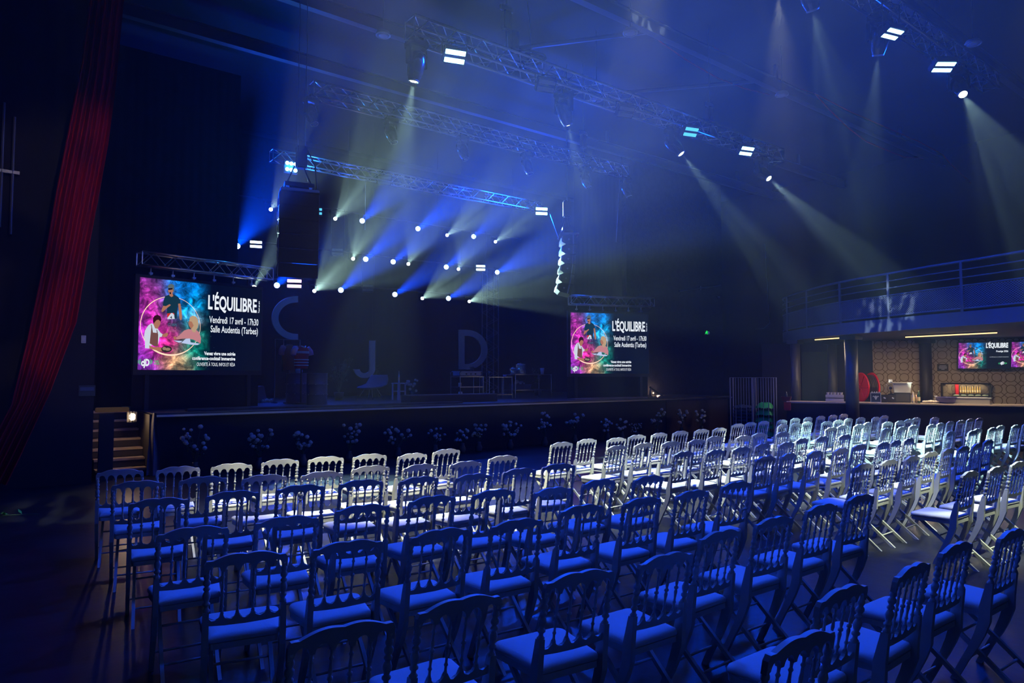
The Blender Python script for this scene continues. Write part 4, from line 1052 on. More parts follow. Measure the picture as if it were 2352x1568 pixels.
# frame over it, and columns
def column(px, px2, depth, name, label, z1=2.83, col=M_RUB, y_=850):
    a = pd(px, y_, depth); b = pd(px2, y_, depth); r = (b - a).length / 2; c = (a + b) / 2
    t = thing(name, label, 'column', (c.x, c.y, 0))
    obj('shaft', tube(bmesh.new(), [(0, 0, 0), (0, 0, z1 - .12)], r, 24), col, t, True)
    obj('capital', B((0, 0, z1 - .07), (r * 2.6, r * 2.6, .11), bevel=.01), col, t)
    return t
M_COL = mat('dark_column_paint', (.05, .052, .06), .45)
column(1942, 1970, 17.3, 'steel_column', 'thick round navy column standing before the bar counter', col=M_COL)
column(1817, 1838, 19.7, 'steel_column', 'round column at the left end of the bar counter', col=M_COL)
column(1902, 1922, 20.0, 'steel_column', 'dim column behind the bar, right of the dark door', col=M_COL)
column(2114, 2139, 19.2, 'steel_column', 'dark column against the lattice wall of the bar', col=M_RUB)
# balcony
BZ = 2.83
edge = [pz(1806, 783, BZ), pz(1870, 774, BZ), pz(1948, 766, BZ), pz(2045, 758.5, BZ), pz(2142, 751, BZ), pz(2250, 743.5, BZ), pz(2352, 736, BZ), pz(2500, 725, BZ)]
def smooth(P, n=6):
    out = []
    for i in range(len(P) - 1):
        p0, p1, p2, p3 = P[max(i - 1, 0)], P[i], P[i + 1], P[min(i + 2, len(P) - 1)]
        for k in range(n):
            t = k / n; out.append(.5 * ((2 * p1) + (p2 - p0) * t + (2 * p0 - 5 * p1 + 4 * p2 - p3) * t * t + (3 * p1 - p0 - 3 * p2 + p3) * t ** 3))
    out.append(P[-1]); return out
backl = Vector((20.6, 11.9, BZ))
E0 = smooth([Vector((19.9, 11.75, BZ))] + edge)
bal = thing('balcony', 'curved dark blue balcony platform above the bar', 'balcony', (E0[6].x, E0[6].y, 0)); O_ = Vector((E0[6].x, E0[6].y, 0))
M_BAL = mat('navy_steel', (.045, .06, .10), .45)
bm = bmesh.new()
lo_ = [bm.verts.new(p - O_ + Vector((0, 0, .0))) for p in E0] + [bm.verts.new(Vector(q) - O_) for q in ((25.9, E0[-1].y, BZ), (25.9, 12.2, BZ), (20.6, 12.2, BZ))]
hi_ = [bm.verts.new(v.co + Vector((0, 0, .26))) for v in lo_]
n = len(lo_); f1 = bm.faces.new(lo_); f2 = bm.faces.new(hi_[::-1])
for k in range(n): bm.faces.new((lo_[k], hi_[k], hi_[(k + 1) % n], lo_[(k + 1) % n]))
bmesh.ops.triangulate(bm, faces=[f1, f2])
obj('platform', bm, mat('balcony_soffit', (.11, .10, .09), .7), bal)
bm = bmesh.new(); outn = []
for i, p in enumerate(E0):
    d = (E0[min(i + 1, len(E0) - 1)] - E0[max(i - 1, 0)]).normalized(); outn.append(Vector((d.y, -d.x, 0)))
sgn = -1 if outn[20].dot(CAM - E0[20]) < 0 else 1
outn = [v * sgn for v in outn]
loft(bm, [[p - O_ + nn * a_ + Vector((0, 0, z_)) for a_, z_ in ((.005, -.02), (.05, -.02), (.05, .27), (.005, .27))] for p, nn in zip(E0, outn)])
obj('fascia', bm, M_BAL, bal)
rl = thing('balcony_railing', 'curved blue steel railing with mesh panels along the balcony', 'railing', tuple(O_ + Vector((0, 0, BZ + .28))))
def railbar(nm, z_, r_):
    bm = bmesh.new(); tube(bm, [p - O_ - Vector((0, 0, BZ)) + nn * .03 + Vector((0, 0, z_ - .28)) for p, nn in zip(E0, outn)], r_, 8); obj(nm, bm, M_BAL, rl, True)
railbar('top_rail', 1.30, .028); railbar('middle_rail', 1.13, .014); railbar('middle_rail', .97, .014); railbar('mesh_rail', .80, .018); railbar('mesh_rail', .33, .018)
def near_x(px):
    best = None
    for i, p in enumerate(E0):
        v = p - CAM; fwd = v.x * math.sin(YAW) + v.y * math.cos(YAW); rt = v.x * math.cos(YAW) - v.y * math.sin(YAW)
        x = 1176 + F_PX * rt / fwd
        if best is None or abs(x - px) < best[0]: best = (abs(x - px), i)
    return best[1]
for px in (1815, 1858, 1934, 2050, 2210, 2420):
    i = near_x(px); p = E0[i] - O_ + outn[i] * .03; p.z = 0
    obj('post', B((p.x, p.y, .50), (.05, .05, 1.06)), M_BAL, rl)
m = bpy.data.materials.new('expanded_metal'); m.use_nodes = True; nt = m.node_tree; b_ = nt.nodes['Principled BSDF']
b_.inputs['Base Color'].default_value = (.06, .075, .12, 1); b_.inputs['Roughness'].default_value = .5
uv = nt.nodes.new('ShaderNodeUVMap'); sp = nt.nodes.new('ShaderNodeSeparateXYZ'); nt.links.new(uv.outputs[0], sp.inputs[0])
def wv(op, a, b=None):
    n = nt.nodes.new('ShaderNodeMath'); n.operation = op
    for i, v in enumerate((a, b)):
        if v is None: continue
        if isinstance(v, (int, float)): n.inputs[i].default_value = v
        else: nt.links.new(v, n.inputs[i])
    return n.outputs[0]
s1 = wv('ABSOLUTE', wv('SUBTRACT', wv('FRACT', wv('ADD', sp.outputs['X'], sp.outputs['Y'])), .5)); s2_ = wv('ABSOLUTE', wv('SUBTRACT', wv('FRACT', wv('SUBTRACT', sp.outputs['X'], sp.outputs['Y'])), .5))
al = wv('MAXIMUM', wv('GREATER_THAN', s1, .33), wv('GREATER_THAN', s2_, .33))
nt.links.new(al, b_.inputs['Alpha'])
bm = bmesh.new(); uvl = bm.loops.layers.uv.new('UVMap'); s_len = 0; prev = None; colm = []
for p, nn in zip(E0, outn):
    q = p - O_ + nn * .03; q.z = 0
    if prev is not None: s_len += (q - prev).length
    prev = q; colm.append((bm.verts.new(q + Vector((0, 0, .06))), bm.verts.new(q + Vector((0, 0, .51))), s_len))
for a_, b2 in zip(colm, colm[1:]):
    f = bm.faces.new((a_[0], b2[0], b2[1], a_[1]))
    for lp, (uu, vv) in zip(f.loops, ((a_[2] / .06, 0), (b2[2] / .06, 0), (b2[2] / .06, .45 / .045), (a_[2] / .06, .45 / .045))): lp[uvl].uv = (uu, vv)
obj('mesh_panel', bm, m, rl)
# warm tubes under the balcony
WT = emis('warm_tube', (1.0, .62, .25), 2.2)
for (x0, y0, x1, y1, dd0, dd1, lab) in ((1872, 781, 1942, 776, 18.6, 17.9, 'short glowing warm tube lamp under the balcony, left'), (2080, 775, 2290, 765, 17.2, 15.6, 'long glowing warm tube lamp under the balcony')):
    a = pz(x0, y0, BZ - .06); b = pz(x1, y1, BZ - .06)
    a = Vector((a.x, a.y, BZ - .05)); b = Vector((b.x, b.y, BZ - .05)); 
    t = thing('tube_lamp', lab, 'lamp', a, 0, 'warm tube lamps under the balcony')
    obj('tube', tube(bmesh.new(), [(0, 0, 0), b - a], .013, 8), WT, t)
    bm = tube(bmesh.new(), [(0, 0, .035), b - a + Vector((0, 0, .035))], .018, 6)
    obj('fixture', bm, M_RUB, t)
    l = bpy.data.lights.new('tube_light', 'AREA'); l.shape = 'RECTANGLE'; l.size = (b - a).length; l.size_y = .05; l.energy = 85 if 'long' in lab else 22; l.color = (1, .76, .48)
    lo = bpy.data.objects.new('tube_light', l); COL.objects.link(lo); lo.parent = t; lo.location = (b - a) / 2 + Vector((0, 0, -.03)); lo.rotation_euler = (0, 0, math.atan2((b - a).y, (b - a).x))
# bar screens: plane of the lattice wall, tipped down a little
def on_wall(x, y, off=.0):
    nrm = Vector((-wd.y, wd.x, 0)).normalized()
    if nrm.dot(CAM - wA) < 0: nrm = -nrm
    r = ray(x, y); o = wA + nrm * off; t = (o - CAM).dot(nrm) / r.dot(nrm); return CAM + r * t
NEB2 = nebula('poster_nebula_small', 1.0, .6, 1.0)
def bar_tv(label, x0, y0, x1, y1):
    a = on_wall(x0, y1, .25); b = on_wall(x1, y0, .25); W_ = Vector((b.x - a.x, b.y - a.y)).length; Hh = W_ * .60
    t = thing('bar_screen', label, 'screen', (a.x, a.y, a.z), wang, 'screens above the bar')
    t.rotation_euler = (math.radians(12), 0, wang)
    obj('panel', B((W_ / 2, .03, Hh / 2), (W_ + .06, .05, Hh + .06), bevel=.006), M_RUB, t)
    bm = bmesh.new(); bm.faces.new([bm.verts.new(p_) for p_ in ((0, 0, 0), (1, 0, 0), (1, 0, .6), (0, 0, .6))])
    pic = obj('picture', bm, NEB2, t); pic.scale = (W_, 1, Hh / .6)
    kx, kz = W_ / SW, Hh / SH
    T = screen_art(t, 0, 0, kx, kz)
    level_text("L'ÉQUILIBRE", 1112, 470, 1800, 475, 210, t, T, TXT, .045)
    level_text('Prestige 2026', 1440, 690, 1800, 690, 75, t, T, TXT, .03)
    for q in range(3): level_text('conférence-cocktail immersive', 1230, 830 + 95 * q, 1810, 830 + 95 * q, 40, t, T, em('faint_white', (.4, .45, .5), .8), .03) if q == 1 else None
    level_text('cjD', 1560, 1250, 1680, 1250, 110, t, T, TXT, .06)
    bm = bmesh.new()
    for X, h2 in ((1510, 30), (1535, 45), (1705, 45), (1730, 30), (1755, 22)):
        bm.faces.new([bm.verts.new((x, -.012, z)) for x, z in T([(X - 8, 1210 - h2), (X + 8, 1210 - h2), (X + 8, 1210 + h2), (X - 8, 1210 + h2)])])
    obj('logo_bars', bm, em('logo_green', (.04, .5, .16)), t)
    obj('wall_arm', B((W_ / 2, .14, Hh / 2), (.12, .18, .12)), M_RUB, t)
bar_tv('angled lit screen above the bar, left one', 2201, 790, 2318, 846)
bar_tv('angled lit screen above the bar cut by the right edge of view', 2322, 787, 2440, 843)
# hatch in the wall with bottles
hA = on_wall(2163, 911, .02); hB = on_wall(2272, 880, .02); hw = Vector((hB.x - hA.x, hB.y - hA.y)).length; hh = .38
t = thing('serving_hatch', 'framed lit shelf opening in the lattice wall', 'shelf', (hA.x, hA.y, hA.z), wang)
bm = bmesh.new()
for c_, s_ in (((hw / 2, -.05, 0), (hw, .2, .03)), ((hw / 2, -.05, hh), (hw, .2, .03)), ((0, -.05, hh / 2), (.03, .2, hh)), ((hw, -.05, hh / 2), (.03, .2, hh))): box(bm, c_, s_)
obj('frame', bm, M_RUB, t)
obj('back', B((hw / 2, .03, hh / 2), (hw, .02, hh)), mat('hatch_back', (.5, .42, .28), .6), t)
obj('divider', B((hw * .32, -.03, hh * .55), (.07, .10, hh * .8)), M_RED, t)
l = bpy.data.lights.new('hatch_fill_light', 'AREA'); l.size = .9; l.energy = 9.0; l.color = (1, .85, .6)  # added fill light so the bottles show; no lamp known here
lo = bpy.data.objects.new('hatch_fill_light', l); COL.objects.link(lo); lo.parent = t; lo.location = (hw / 2, -.05, hh - .03)
Rz = Matrix.Rotation(wang, 4, 'Z')
def bottle(label, loc, h=.24, r=.032, m=None, cat='bottle', name='bottle', group=None):
    m = m or mat('amber_bottle', (.45, .28, .05), .2)
    t = thing(name, label, cat, loc, 0, group)
    obj('glass', lathe(bmesh.new(), [(r * .9, 0), (r, .01), (r, h * .58), (r * .45, h * .76), (r * .36, h * .95)], 12), m, t, True)
    obj('cap', lathe(bmesh.new(), [(r * .42, h * .94), (r * .42, h)], 10), mat('bottle_cap', (.5, .4, .2), .4), t)
    obj('paper_label', lathe(bmesh.new(), [(r * 1.02, h * .18), (r * 1.02, h * .48)], 12, cap=False), mat('bottle_label', (.75, .62, .35), .6), t)
    return t
hO = Vector((hA.x, hA.y, hA.z))
bot0 = None; BG = 'bottles in the wall hatch'
for k in range(12):
    q = hO + Rz.to_3x3() @ Vector((hw * (.40 + .05 * k), -.02 - .02 * (k % 2), .10))
    if k < 9: 
        tt_ = bottle('small yellow bottle in a row in the wall hatch', q, .20, .022, None, group=BG) if bot0 is None else dup(bot0)
        if bot0 is None: bot0 = tt_
        tt_.location = q; tt_['label'] = 'small yellow bottle in the wall hatch, %s in its row' % ('leftmost' if k == 0 else 'rightmost' if k == 8 else ORD[k + 1] + ' from left')
obj('ledge', B((hw * .6, -.02, .09), (hw * .75, .12, .02)), M_RUB, t)
bm = bmesh.new()
for k in range(5): ball(bm, (hw * (.3 + .15 * k), -.08, .045), .05, 8, 6, (1.6, .8, .55))
obj('folded_cloths', bm, mat('grey_green_cloth', (.25, .30, .22), .8), t)
# objects on the counter
def on_bar(x, off, z=CT):            # point on the counter at picture column x, off metres behind its front edge
    n_ = Vector((-cdir.y, cdir.x, 0)).normalized(); o = cA + n_ * off; r = ray(x, 900); n2_ = n_
    t = (o - CAM).dot(n2_) / r.dot(n2_); q = CAM + r * t; return Vector((q.x, q.y, z))
def face(t): t.rotation_euler = (0, 0, cang); return t
p = on_bar(1917, .3); t = face(thing('glass_crate', 'clear plastic crate of cups on the counter left of the column', 'crate', p))
M_CLR = mat('clear_plastic', (.55, .5, .45), .15)
for k in range(2): obj('tray', B((0, 0, .05 + .10 * k), (.44, .34, .085), bevel=.008), M_CLR, t)
bm = bmesh.new()
for k in range(5):
    for j in range(2): lathe(bm, [(.028, .19 + .0 * j), (.036, .25)], 10, Matrix.Translation((-.16 + .08 * k, -.08 + .14 * j, 0)))
obj('cup_row', bm, M_CLR, t)
p = on_bar(2011, .2); t = face(thing('bar_sign_box', 'small navy box with white crest standing on the counter', 'box', p))
obj('body', B((0, 0, .13), (.24, .2, .26), bevel=.006), mat('navy_box', (.02, .035, .10), .4), t)
bm = bmesh.new()
for c_, s_ in (((0, -.105, .01), (.24, .008, .016)), ((0, -.105, .25), (.24, .008, .016)), ((-.114, -.105, .13), (.014, .008, .25)), ((.114, -.105, .13), (.014, .008, .25))): box(bm, c_, s_)
obj('border', bm, mat('box_white', (.6, .62, .68), .5), t)
bm = bmesh.new(); plate(bm, [(-.08, .15), (-.05, .18), (-.02, .16), (0, .19), (.02, .16), (.05, .18), (.08, .15), (.04, .15), (.02, .10), (0, .07), (-.02, .10), (-.04, .15)], -.112, -.106)
obj('crest', bm, mat('box_white'), t)
bm = bmesh.new()
for k in range(4): lathe(bm, [(.012, .26), (.012, .285)], 8, Matrix.Translation((-.08 + .053 * k, 0, 0)))
obj('white_pegs', bm, mat('box_white'), t)
for x, lab in ((2028, 'black till printer on the counter, left of its twin'), (2047, 'black till printer on the counter below the fan')):
    t = face(thing('till_printer', lab, 'printer', on_bar(x, .35), 0, 'black machines on the bar'))
    obj('body', B((0, 0, .10), (.22, .24, .20), bevel=.02), M_RUB, t)
    obj('paper_slip', B((.03, -.125, .12), (.05, .008, .03), Matrix.Rotation(.5, 3, 'Y')), mat('box_white'), t)
t = face(thing('desk_fan', 'small round wire fan with white top on the bar machines', 'fan', on_bar(2046, .45, CT + .20)))
bm = bmesh.new()
for R_ in (.06, .10, .14): 
    tube(bm, [(R_ * math.cos(2 * PI * k / 20), -.02 * (1 - R_ / .14), .17 + R_ * math.sin(2 * PI * k / 20)) for k in range(21)], .004, 5, False)
for k in range(8): tube(bm, [(0, -.02, .17), (.14 * math.cos(PI * k / 4), 0, .17 + .14 * math.sin(PI * k / 4))], .003, 4)
obj('cage', bm, M_DALU, t)
obj('hub', ball(bmesh.new(), (0, 0, .17), .04), mat('navy_hub', (.02, .02, .08), .3), t, True)
obj('stand', lathe(bmesh.new(), [(.07, 0), (.07, .015), (.012, .03), (.012, .12)], 14), M_RUB, t)
obj('white_tag', B((0, 0, .36), (.09, .05, .08), bevel=.008), mat('box_white'), t)
t = face(thing('black_cabinet', 'black cube machine under the white tub on the bar', 'machine', on_bar(2072, .4)))
obj('body', B((0, 0, .13), (.36, .3, .26), bevel=.008), M_RUB, t)
obj('front_grille', B((0, -.152, .13), (.3, .01, .18)), mat('dark_grey', (.05, .05, .05), .5), t)
t = face(thing('white_tub', 'translucent white plastic tub on the black machine', 'tub', on_bar(2072, .4, CT + .262)))
bm = bmesh.new(); loft(bm, [[(sx_ * a_, sy * b_, z_) for sx_, sy in ((-1, -1), (1, -1), (1, 1), (-1, 1))] for a_, b_, z_ in ((.18, .14, 0), (.205, .16, .25), (.195, .15, .25), (.17, .13, .02))])
obj('tub', bm, mat('milky_plastic', (.62, .60, .56), .4), t)
bm = bmesh.new(); 
for c_, s_ in (((0, -.17, .25), (.44, .02, .02)), ((0, .17, .25), (.44, .02, .02)), ((-.21, 0, .25), (.02, .34, .02)), ((.21, 0, .25), (.02, .34, .02))): box(bm, c_, s_)
obj('rim', bm, mat('milky_plastic'), t)
for k, (x, m_, lab, h_) in enumerate(((2097, mat('clear_plastic'), 'clear bottle on the bar left of the black column', .30), (2104, mat('pink_bottle', (.5, .3, .22), .3), 'small pinkish bottle on the bar near the black column', .22), (2110, mat('green_glass', (.02, .06, .04), .15), 'dark green bottle on the bar beside the black column', .32))):
    bottle(lab, on_bar(x, .25 + .1 * (k % 2)), h_, .034, m_, group='bottles on the bar')
t = face(thing('crumpled_bag', 'crumpled pale packet lying on the bar right of the column', 'packet', on_bar(2138, .25)))
bm = bmesh.new(); random.seed(4)
for k in range(7): ball(bm, (-.15 + .05 * k, random.uniform(-.04, .04), .04), .045, 7, 5, (1.2, 1, random.uniform(.6, 1.1)))
obj('packet', bm, mat('pale_packet', (.62, .52, .42), .6), t)
t = face(thing('salt_jar', 'small white topped jar behind the crumpled packet', 'jar', on_bar(2149, .42)))
obj('glass', lathe(bmesh.new(), [(.035, 0), (.035, .12), (.02, .15)], 12), mat('clear_plastic'), t, True); obj('lid', lathe(bmesh.new(), [(.028, .15), (.028, .19)], 12), mat('box_white'), t)
t = face(thing('blue_bowl', 'wide navy plastic bowl on the counter', 'bowl', on_bar(2174, .3)))
obj('bowl', lathe(bmesh.new(), [(.17, 0), (.20, .04), (.235, .15), (.24, .155), (.225, .155), (.19, .05), (.16, .02)], 24), mat('navy_plastic', (.03, .03, .16), .35), t, True)
obj('rim', lathe(bmesh.new(), [(.238, .150), (.248, .155), (.238, .162), (.228, .156)], 24, cap=False), mat('navy_plastic_rim', (.05, .05, .2), .35), t, True)
t = face(thing('grey_tray', 'pale grey low tray behind the blue bowl', 'tray', on_bar(2222, .38)))
bm = bmesh.new(); loft(bm, [[(sx_ * a_, sy * b_, z_) for sx_, sy in ((-1, -1), (1, -1), (1, 1), (-1, 1))] for a_, b_, z_ in ((.42, .18, 0), (.45, .20, .16), (.43, .18, .16), (.40, .16, .02))])
obj('tray', bm, mat('grey_tray_plastic', (.42, .40, .37), .5), t)
obj('rim', B((0, -.205, .15), (.92, .015, .02)), mat('box_white'), t)
# notice on the lattice wall
a = on_wall(2153, 852, .02); b = on_wall(2178, 837, .02); nw = Vector((b.x - a.x, b.y - a.y)).length; nh = .20
t = thing('wall_sign', 'small black notice with white print on the lattice wall', 'sign', a, wang)
obj('board', B((nw / 2, 0, nh / 2), (nw, .02, nh)), M_RUB, t)
bm = bmesh.new()
for k, ww in enumerate((.6, .75, .7, .3)): box(bm, (nw / 2, -.013, nh * (.75 - .17 * k)), (nw * ww, .004, .016))
obj('print_lines', bm, mat('box_white'), t)
# hose reel
p = pd(1990, 889, 19.3)
t = thing('hose_reel', 'bright red fire hose reel left of the lattice wall', 'hose reel', p, -2.19)
Mx = Matrix.Rotation(PI / 2, 4, 'X')
for s in (-1, 1):
    M_ = Matrix.Translation((0, s * .15, 0)) @ Mx
    bm = lathe(bmesh.new(), [(.04, -.012), (.36, -.012), (.40, -.02), (.42, 0), (.40, .02), (.36, .012), (.04, .012)], 28, M_); obj('side_disc', bm, mat('hose_red', (.75, .01, .03), .35), t, True)
    bm = bmesh.new()
    for k in range(6): tube(bm, [(.05 * math.cos(PI * k / 3), s * .17, .05 * math.sin(PI * k / 3)), (.36 * math.cos(PI * k / 3), s * .17, .36 * math.sin(PI * k / 3))], .014, 5)
    obj('spokes', bm, mat('hose_red'), t)
bm = bmesh.new()
for q in range(6):
    for R_ in (.30, .33):
        tube(bm, [(R_ * math.cos(2 * PI * k / 24), -.12 + .048 * q, R_ * math.sin(2 * PI * k / 24)) for k in range(25)], .022, 6, False)
obj('hose', bm, mat('dark_hose', (.05, .03, .03), .6), t, True)
obj('wall_bracket', B((0, .12, -.62), (.10, .5, .5)), M_RUB, t)
obj('valve', lathe(bmesh.new(), [(.07, -.62), (.02, -.45)], 10, Matrix.Translation((0, -.2, 0))), M_RED, t)
# red box and tray at the left end of the counter
p = on_bar(1808, .01, .86); t = face(thing('red_extinguisher_box', 'small red box hanging under the left end of counter', 'box', p + Vector((.0, 0, 0))))
obj('body', B((0, -.02, .1), (.17, .10, .20), bevel=.012), mat('muted_red', (.45, .02, .02), .5), t); obj('lid', B((0, -.02, .21), (.18, .11, .025)), mat('muted_red_lid', (.3, .01, .01), .5), t)
p = on_bar(1806, .3); t = face(thing('bar_caddy', 'small dark caddy with red edge at left end of counter', 'caddy', p))
bm = bmesh.new(); loft(bm, [[(sx_ * a_, sy * b_, z_) for sx_, sy in ((-1, -1), (1, -1), (1, 1), (-1, 1))] for a_, b_, z_ in ((.09, .08, 0), (.13, .1, .12), (.12, .09, .12), (.08, .07, .01))])
obj('basket', bm, mat('dark_red_basket', (.12, .02, .03), .5), t)
obj('bottle_in_caddy', lathe(bmesh.new(), [(.03, .01), (.03, .18), (.012, .22), (.012, .25)], 10), M_GLASS, t, True)

# ---------------------------------------------------------------- roll cages with green cloth
def cage(label, x0, x1, depth, z1, group):
    a = pd(x0, 950, depth); b = pd(x1, 950, depth - .25); d = b - a; L = Vector((d.x, d.y)).length
    t = thing('roll_cage', label, 'cart', (a.x, a.y, 0), math.atan2(d.y, d.x), group)
    M_G = mat('galvanised_tube', (.42, .42, .44), .35, .8)
    for yy in (0, .6):
        bm = bmesh.new(); tube(bm, [(0, yy, .12), (0, yy, z1), (L, yy, z1), (L, yy, .12), (0, yy, .12)], .018, 6); obj('side_frame', bm, M_G, t)
        bm = bmesh.new()
        for k in range(1, 4): tube(bm, [(L * k / 4, yy, .12), (L * k / 4, yy, z1)], .009, 5)
        obj('bars', bm, M_G, t)
    obj('base', B((L / 2, .3, .10), (L, .6, .04)), M_RUB, t)
    for xx in (.06, L - .06):
        for yy in (.05, .55): obj('wheel', lathe(bmesh.new(), [(.04, -.015), (.04, .015)], 12, Matrix.Translation((xx, yy, .04)) @ Matrix.Rotation(PI / 2, 4, 'X')), M_RUB, t)
    return t, L
c1, L1 = cage('tall wire roll cage of dark goods, left one', 1678, 1728, 19.2, 1.74, 'roll cages left of the bar')
c2, L2 = cage('tall wire roll cage filled with green cloth', 1730, 1778, 18.9, 1.74, 'roll cages left of the bar')
def goods(name, label, cage_, L, col, n, r, z1, cat):
    M_ = Matrix.Translation(cage_.location) @ Matrix.Rotation(cage_.rotation_euler.z, 4, 'Z')
    bm = bmesh.new(); random.seed(n)
    for k in range(n):
        z = .12 + .02 + (z1 - .2) * k / n
        grid(bm, lambda a, b, z=z, k=k: Vector((L * .08 + L * .84 * a + .01 * math.sin(k + 9 * b), .06 + .48 * b + .012 * math.sin(k * 2 + 7 * a), z + (z1 - .2) / n * .85 * (math.sin(PI * min(1, max(0, a))) ** .35) * (math.sin(PI * min(1, max(0, b))) ** .35) + .01 * math.sin(14 * a + k))), 10, 8)
    o = obj(name, bm, col, None, True); o.matrix_world = M_; return tag(o, label, cat)
goods('green_tarpaulin', 'folded bright green cloth stacked in right roll cage', c2, L2, mat('green_cloth', (.01, .34, .08), .6, bump=(20, .3)), 5, .1, 1.15, 'cloth')
goods('black_cushions', 'dark folded covers stacked in left roll cage', c1, L1, mat('dark_covers', (.02, .035, .06), .6, bump=(20, .3)), 9, .1, 1.05, 'cloth')

# ================================================================ things on the stage
M_DRUM = mat('blue_oil_drum', (.05, .06, .16), .35, .4)
def drum(x0, x1, yb, label, dz=0, V=None):
    a = pz((x0 + x1) / 2, yb, SZ); F = a.x * math.sin(YAW) + a.y * math.cos(YAW); r = (x1 - x0) / 2 / F_PX * F; h = .735
    t = thing('oil_drum', label, 'drum', (a.x, a.y + dz, SZ), 0, 'oil drums at the front of the stage')
    obj('shell', lathe(bmesh.new(), [(r * .98, 0), (r, .01), (r * .98, .03), (r * .98, h * .31), (r * 1.01, h * .325), (r * .98, h * .34), (r * .98, h * .63), (r * 1.01, h * .645), (r * .98, h * .66), (r * .98, h - .02), (r * 1.005, h - .01), (r * .99, h), (r * .93, h - .012)], 32), M_DRUM, t, True)
    bm = bmesh.new()
    for zz in (.325, .645):
        for k in range(8): ball(bm, (r * 1.01 * math.cos(k * PI / 4 + .3), r * 1.01 * math.sin(k * PI / 4 + .3), h * zz), .008, 6, 4)
    obj('rivets', bm, M_ALU, t)
    return t
drum(657, 704, 926, 'dark blue oil drum on stage, left one, carrying a jug')
dr2 = drum(704, 751, 929, 'dark blue oil drum on stage, right one of the pair')
q = pz(689, 857, SZ + .745)
t = thing('ice_jug', 'small blue-lit clear jug on top of the oil drums', 'jug', (pz(681, 926, SZ).x + .03, pz(681, 926, SZ).y, SZ + .735))
obj('body', lathe(bmesh.new(), [(.06, 0), (.07, .02), (.07, .10), (.06, .10), (.055, .02)], 16), mat('blue_and_blue_lit_acrylic', (.25, .35, .8), .15), t, True)  # clear jug, the blue stage light is put into its colour
obj('handle', tube(bmesh.new(), [(.07, 0, .08), (.105, 0, .075), (.105, 0, .03), (.07, 0, .02)], .008, 6), mat('blue_and_blue_lit_acrylic'), t)
obj('lid', lathe(bmesh.new(), [(.062, .101), (.062, .11)], 16), mat('box_white'), t)
# jerseys on busts
def jersey(label, x, ytop, ybot, V, cols, stripes, w=.44):
    a = pv(x, ytop, V); b = pv(x, ybot, V); h = a.z - b.z
    t = thing('shirt_bust', label, 'shirt', (b.x, V, SZ), .35, 'sports shirts on busts')
    z0 = b.z - SZ
    def ring(z, hw, hd): return [(hw * math.cos(2 * PI * k / 16), hd * math.sin(2 * PI * k / 16), z0 + z) for k in range(16)]
    m0, m1 = cols
    mm = mat('jersey_' + label.split()[0], m0, .8)
    bm = bmesh.new(); loft(bm, [ring(z * h, hw, hd) for z, hw, hd in ((0, .17, .11), (.3, .175, .12), (.55, .19, .13), (.75, .215, .125), (.88, .20, .10), (.95, .10, .07), (.99, .06, .055))])
    obj('torso', bm, mm, t, True)
    for s in (-1, 1):
        bm = bmesh.new(); tube(bm, [(s * .17, 0, z0 + h * .88), (s * .25, -.02, z0 + h * .74), (s * .27, -.03, z0 + h * .58)], [.075, .07, .065], 10); obj('sleeve', bm, mat('jersey_sleeve_' + label.split()[0], m1, .8), t, True)
    if stripes:
        bm = bmesh.new()
        for zc, zh in ((.70, .05), (.38, .025), (.26, .025), (.14, .025)):
            hw = .18 + .03 * zc
            secs = [[((hw + .008) * math.cos(2 * PI * k / 16), (.128 + .008) * math.sin(2 * PI * k / 16), z0 + (zc + dz) * h) for k in range(16)] for dz in (-zh, zh)]
            loft(bm, secs)
        obj('white_hoops', bm, mat('hoop_white', (.45, .48, .62), .8), t)
        bm = bmesh.new(); tube(bm, [(-.07, -.06, z0 + h * .97), (0, -.12, z0 + h * .90), (.07, -.06, z0 + h * .97)], .016, 6); obj('collar', bm, mat('box_white'), t)
    obj('stand', lathe(bmesh.new(), [(.13, 0), (.13, .02), (.018, .03), (.018, z0 + .02)], 12), M_RUB, t)
    return t
jersey('orange sports shirt on a stand, left of the striped one', 664, 790, 850, 16.6, ((.30, .07, .03), (.55, .18, .22)), False)
jersey('red and white hooped rugby shirt on a stand behind drums', 692, 793, 846, 16.2, ((.35, .01, .03), (.55, .35, .65)), True)
# kit rail at left
a = pv(632, 790, 16.8); b = pv(660, 778, 16.8)
t = thing('clothes_rail', 'thin metal frame with hanging gear below the letter C', 'rack', (a.x, 16.8, SZ))
hz_ = a.z - SZ + .12; L_ = .62
bm = bmesh.new(); tube(bm, [(0, 0, 0), (0, 0, hz_), (L_, 0, hz_), (L_, 0, 0)], .016, 6); tube(bm, [(0, -.2, .02), (0, .2, .02)], .016, 6); tube(bm, [(L_, -.2, .02), (L_, .2, .02)], .016, 6)
obj('frame', bm, M_DALU, t)
bm = bmesh.new(); tube(bm, [(.2, -.03, hz_), (.19, -.04, hz_ - .25), (.22, -.04, hz_ - .6)], .01, 5); ball(bm, (.22, -.04, hz_ - .65), .035)
obj('hanging_whistle', bm, M_ALU, t)
obj('hanging_garment', loft(bmesh.new(), [[(.32 + a_ * w2, b2 * .03, z_) for a_, b2 in ((-1, -1), (1, -1), (1, 1), (-1, 1))] for z_, w2 in ((hz_ - .05, .06), (hz_ - .15, .13), (hz_ - .8, .14))]), M_DRAPE, t)
